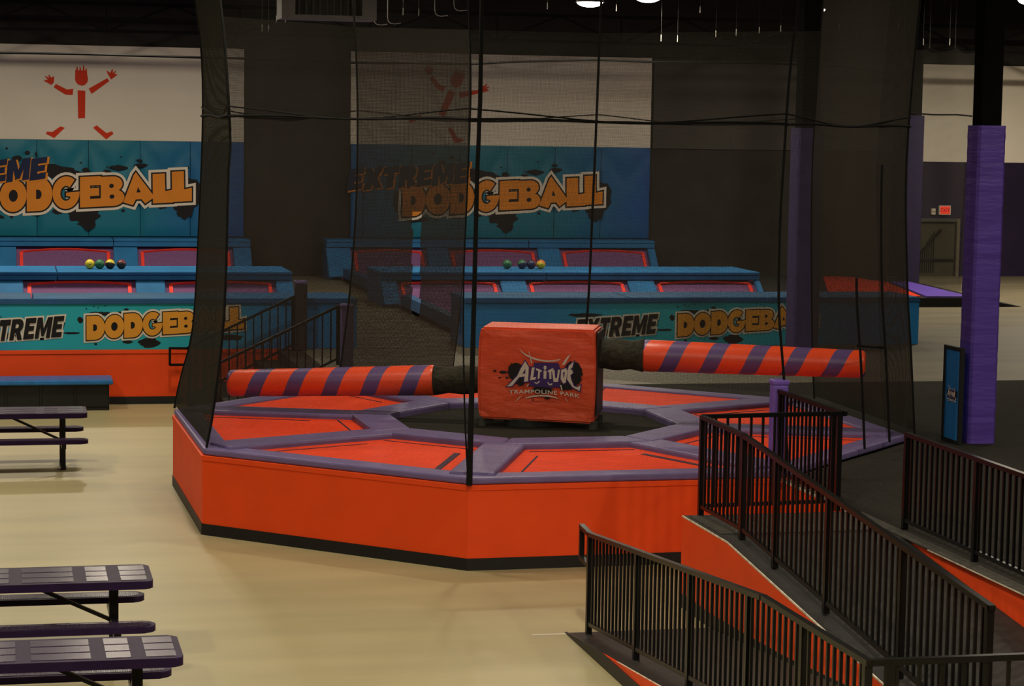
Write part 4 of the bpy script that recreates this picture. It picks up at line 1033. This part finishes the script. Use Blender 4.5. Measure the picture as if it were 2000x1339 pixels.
def exit_sign():
    t = thing('exit_sign', 'glowing red EXIT sign above the far doorway', 'sign', (24.06,55.26,2.5))
    obj('housing', Bx(23.90,24.22,55.22,55.298,2.52,2.76), mat('sign_housing',(0.5,0.45,0.35),.5,.3), t)
    obj('face', Bx(23.925,24.195,55.21,55.22,2.54,2.74), EXITE, t)
    me = text_mesh('EXIT', 0.13, 0.003, 0.0)
    obj('lettering', place(me,(24.06,55.207,2.595),(1,0,0),(0,0,1)), mat('exit_letter',(0.30,0.02,0.015),.6,.1), t)
exit_sign()
def emergency_light():
    t = thing('emergency_light', 'small beige wall box left of the exit sign', 'light', (23.74,55.27,2.5))
    obj('case', Bx(23.69,23.80,55.22,55.298,2.52,2.68,bev=0.01), mat('beige_plastic',(0.55,0.48,0.36),.5,.3), t)
    obj('lens', Bx(23.71,23.78,55.21,55.222,2.58,2.62), GREY, t)
emergency_light()

# ------------------------------------------------------------------ cables, ceiling unit
cab = [(-8,5.99),(-0.04,5.98),(1.69,5.99),(3.96,5.97),(4.8,5.97),(7.2,5.93),(9.77,5.96),(10.54,6.02),(12.45,6.1),(13.61,6.08),(16.24,6.11),(17.89,6.07),(19.58,5.88)]
tag(obj('net_cable', tube([(x,47.0,z) for x,z in cab], 0.028, 6), ROPE, org=(5,47,5.9)), 'long black cable strung across in front of the white walls', 'cable')
def hanging_wire(x, y, z, h, hook, lab):
    t = thing('hanging_wire', lab, 'wire', (x,y,9.2), 'bright wires hanging at the top')
    pts = [(x,y,z+h),(x+0.002,y,z+0.12)]
    if hook: pts += [(x+0.02,y,z+0.04),(x+0.07,y,z+0.0),(x+0.15,y,z-0.01),(x+0.28,y,z+0.01)]
    else: pts += [(x,y,z)]
    obj('glint_end', tube(pts, 0.008, 5), WIRE, t)  # pale colour stands for the glint; the same wire is black above
    obj('cable', tube([(x,y,9.2),(x,y,z+h)], 0.004, 5), BLACKP, t)
LOOSE = [(7.41, 6.69, 1), (7.69, 6.72, 1), (8.01, 6.89, 0), (8.34, 6.89, 0), (8.67, 6.9, 1), (9.07, 7.02, 1), (5.13, 6.49, 0), (5.26, 6.49, 0), (5.42, 6.68, 0), (5.6, 6.68, 0), (11.05, 7.09, 0), (12.53, 7.09, 0), (13.52, 6.49, 0), (13.88, 6.48, 0), (14.36, 7.1, 0), (14.72, 6.6, 0), (15.17, 6.64, 0), (15.68, 6.7, 0), (16.16, 6.75, 0), (17.47, 6.8, 0), (18.82, 6.91, 0), (20.02, 6.55, 0), (19.41, 6.54, 0)]
ORD = 'first second third fourth fifth sixth seventh eighth ninth tenth eleventh twelfth thirteenth fourteenth fifteenth sixteenth seventeenth eighteenth nineteenth'.split()
for i, (x, z, hk) in enumerate(LOOSE):
    hanging_wire(x, 46.0, z, 1.6 if hk else 0.14, hk, 'bright wire with a hooked end hanging at the top, %s from the left' % ORD[sorted(q[0] for q in LOOSE if q[2]).index(x)] if hk else 'short bright wire end glinting at the top, %s from the left' % ORD[sorted(q[0] for q in LOOSE if not q[2]).index(x)])
def ceiling_unit():
    t = thing('ceiling_unit', 'grey slatted metal unit hanging from the ceiling at the top edge', 'heater', (6.15,44,6.66))
    obj('bottom_rail', Bx(5.24,7.08,43.6,44.4,6.66,6.74), GREY, t)
    obj('end_panel', Bx(5.24,5.50,43.6,44.4,6.74,7.5), GREY, t)
    obj('end_panel', Bx(6.80,7.08,43.6,44.4,6.74,7.5), GREY, t)
    for k in range(9): obj('slat', Bx(5.56+k*0.135,5.60+k*0.135,43.62,43.68,6.74,7.5), DGREY, t)
    obj('back_panel', Bx(5.5,6.8,44.3,44.34,6.74,7.5), DGREY, t)
    for x in (5.4,6.9): obj('hanger', tube([(x,44,7.5),(x,44,9.2)],0.012,5), DGREY, t)
ceiling_unit()

def far_net():
    t = thing('hanging_net', 'pale see-through net with scalloped top hanging before the far white wall', 'net', (22.0,50.0,DECK))
    bm = bmesh.new(); uvl = bm.loops.layers.uv.new('UVMap'); g = []
    x0, x1 = 20.6, 22.56
    for j in range(13):
        v = j/12; row = []
        for i in range(25):
            u = i/24; xe = x1-0.28*(1-v)
            zt = 6.62-0.06*abs(math.sin(u*math.pi*3))
            z = DECK+0.02+(zt-DECK-0.02)*v
            row.append((bm.verts.new((x0+(xe-x0)*u, 50.0+0.05*math.sin(u*14+v*2), z)), u*2.3, z))
        g.append(row)
    for j in range(12):
        for i in range(24):
            q = (g[j][i],g[j][i+1],g[j+1][i+1],g[j+1][i]); f = bm.faces.new([a[0] for a in q])
            for lp, a in zip(f.loops, q): lp[uvl].uv = (a[1],a[2])
    obj('net_panel', bm, NETS['mid'], t, smooth=True)
    obj('edge_rope', tube([(22.56,49.98,6.6),(22.42,49.98,4.9),(22.36,49.98,3.2),(22.28,49.98,DECK+0.02)], 0.010, 6), ROPE, t)
    obj('cross_rope', tube([(20.6,49.97,5.12),(21.4,49.97,5.08),(22.0,49.97,5.09),(22.38,49.97,5.06)], 0.022, 6), ROPE, t)
    obj('head_rope', tube([(20.6+1.96*k/24,49.99,6.62-0.06*abs(math.sin(k/24*math.pi*3))) for k in range(25)], 0.012, 6), ROPE, t)
    for x in (20.62,21.26,21.9,22.54): obj('hanger', tube([(x,50,6.6),(x,50,9.2)], 0.006, 5), DGREY, t)
far_net()
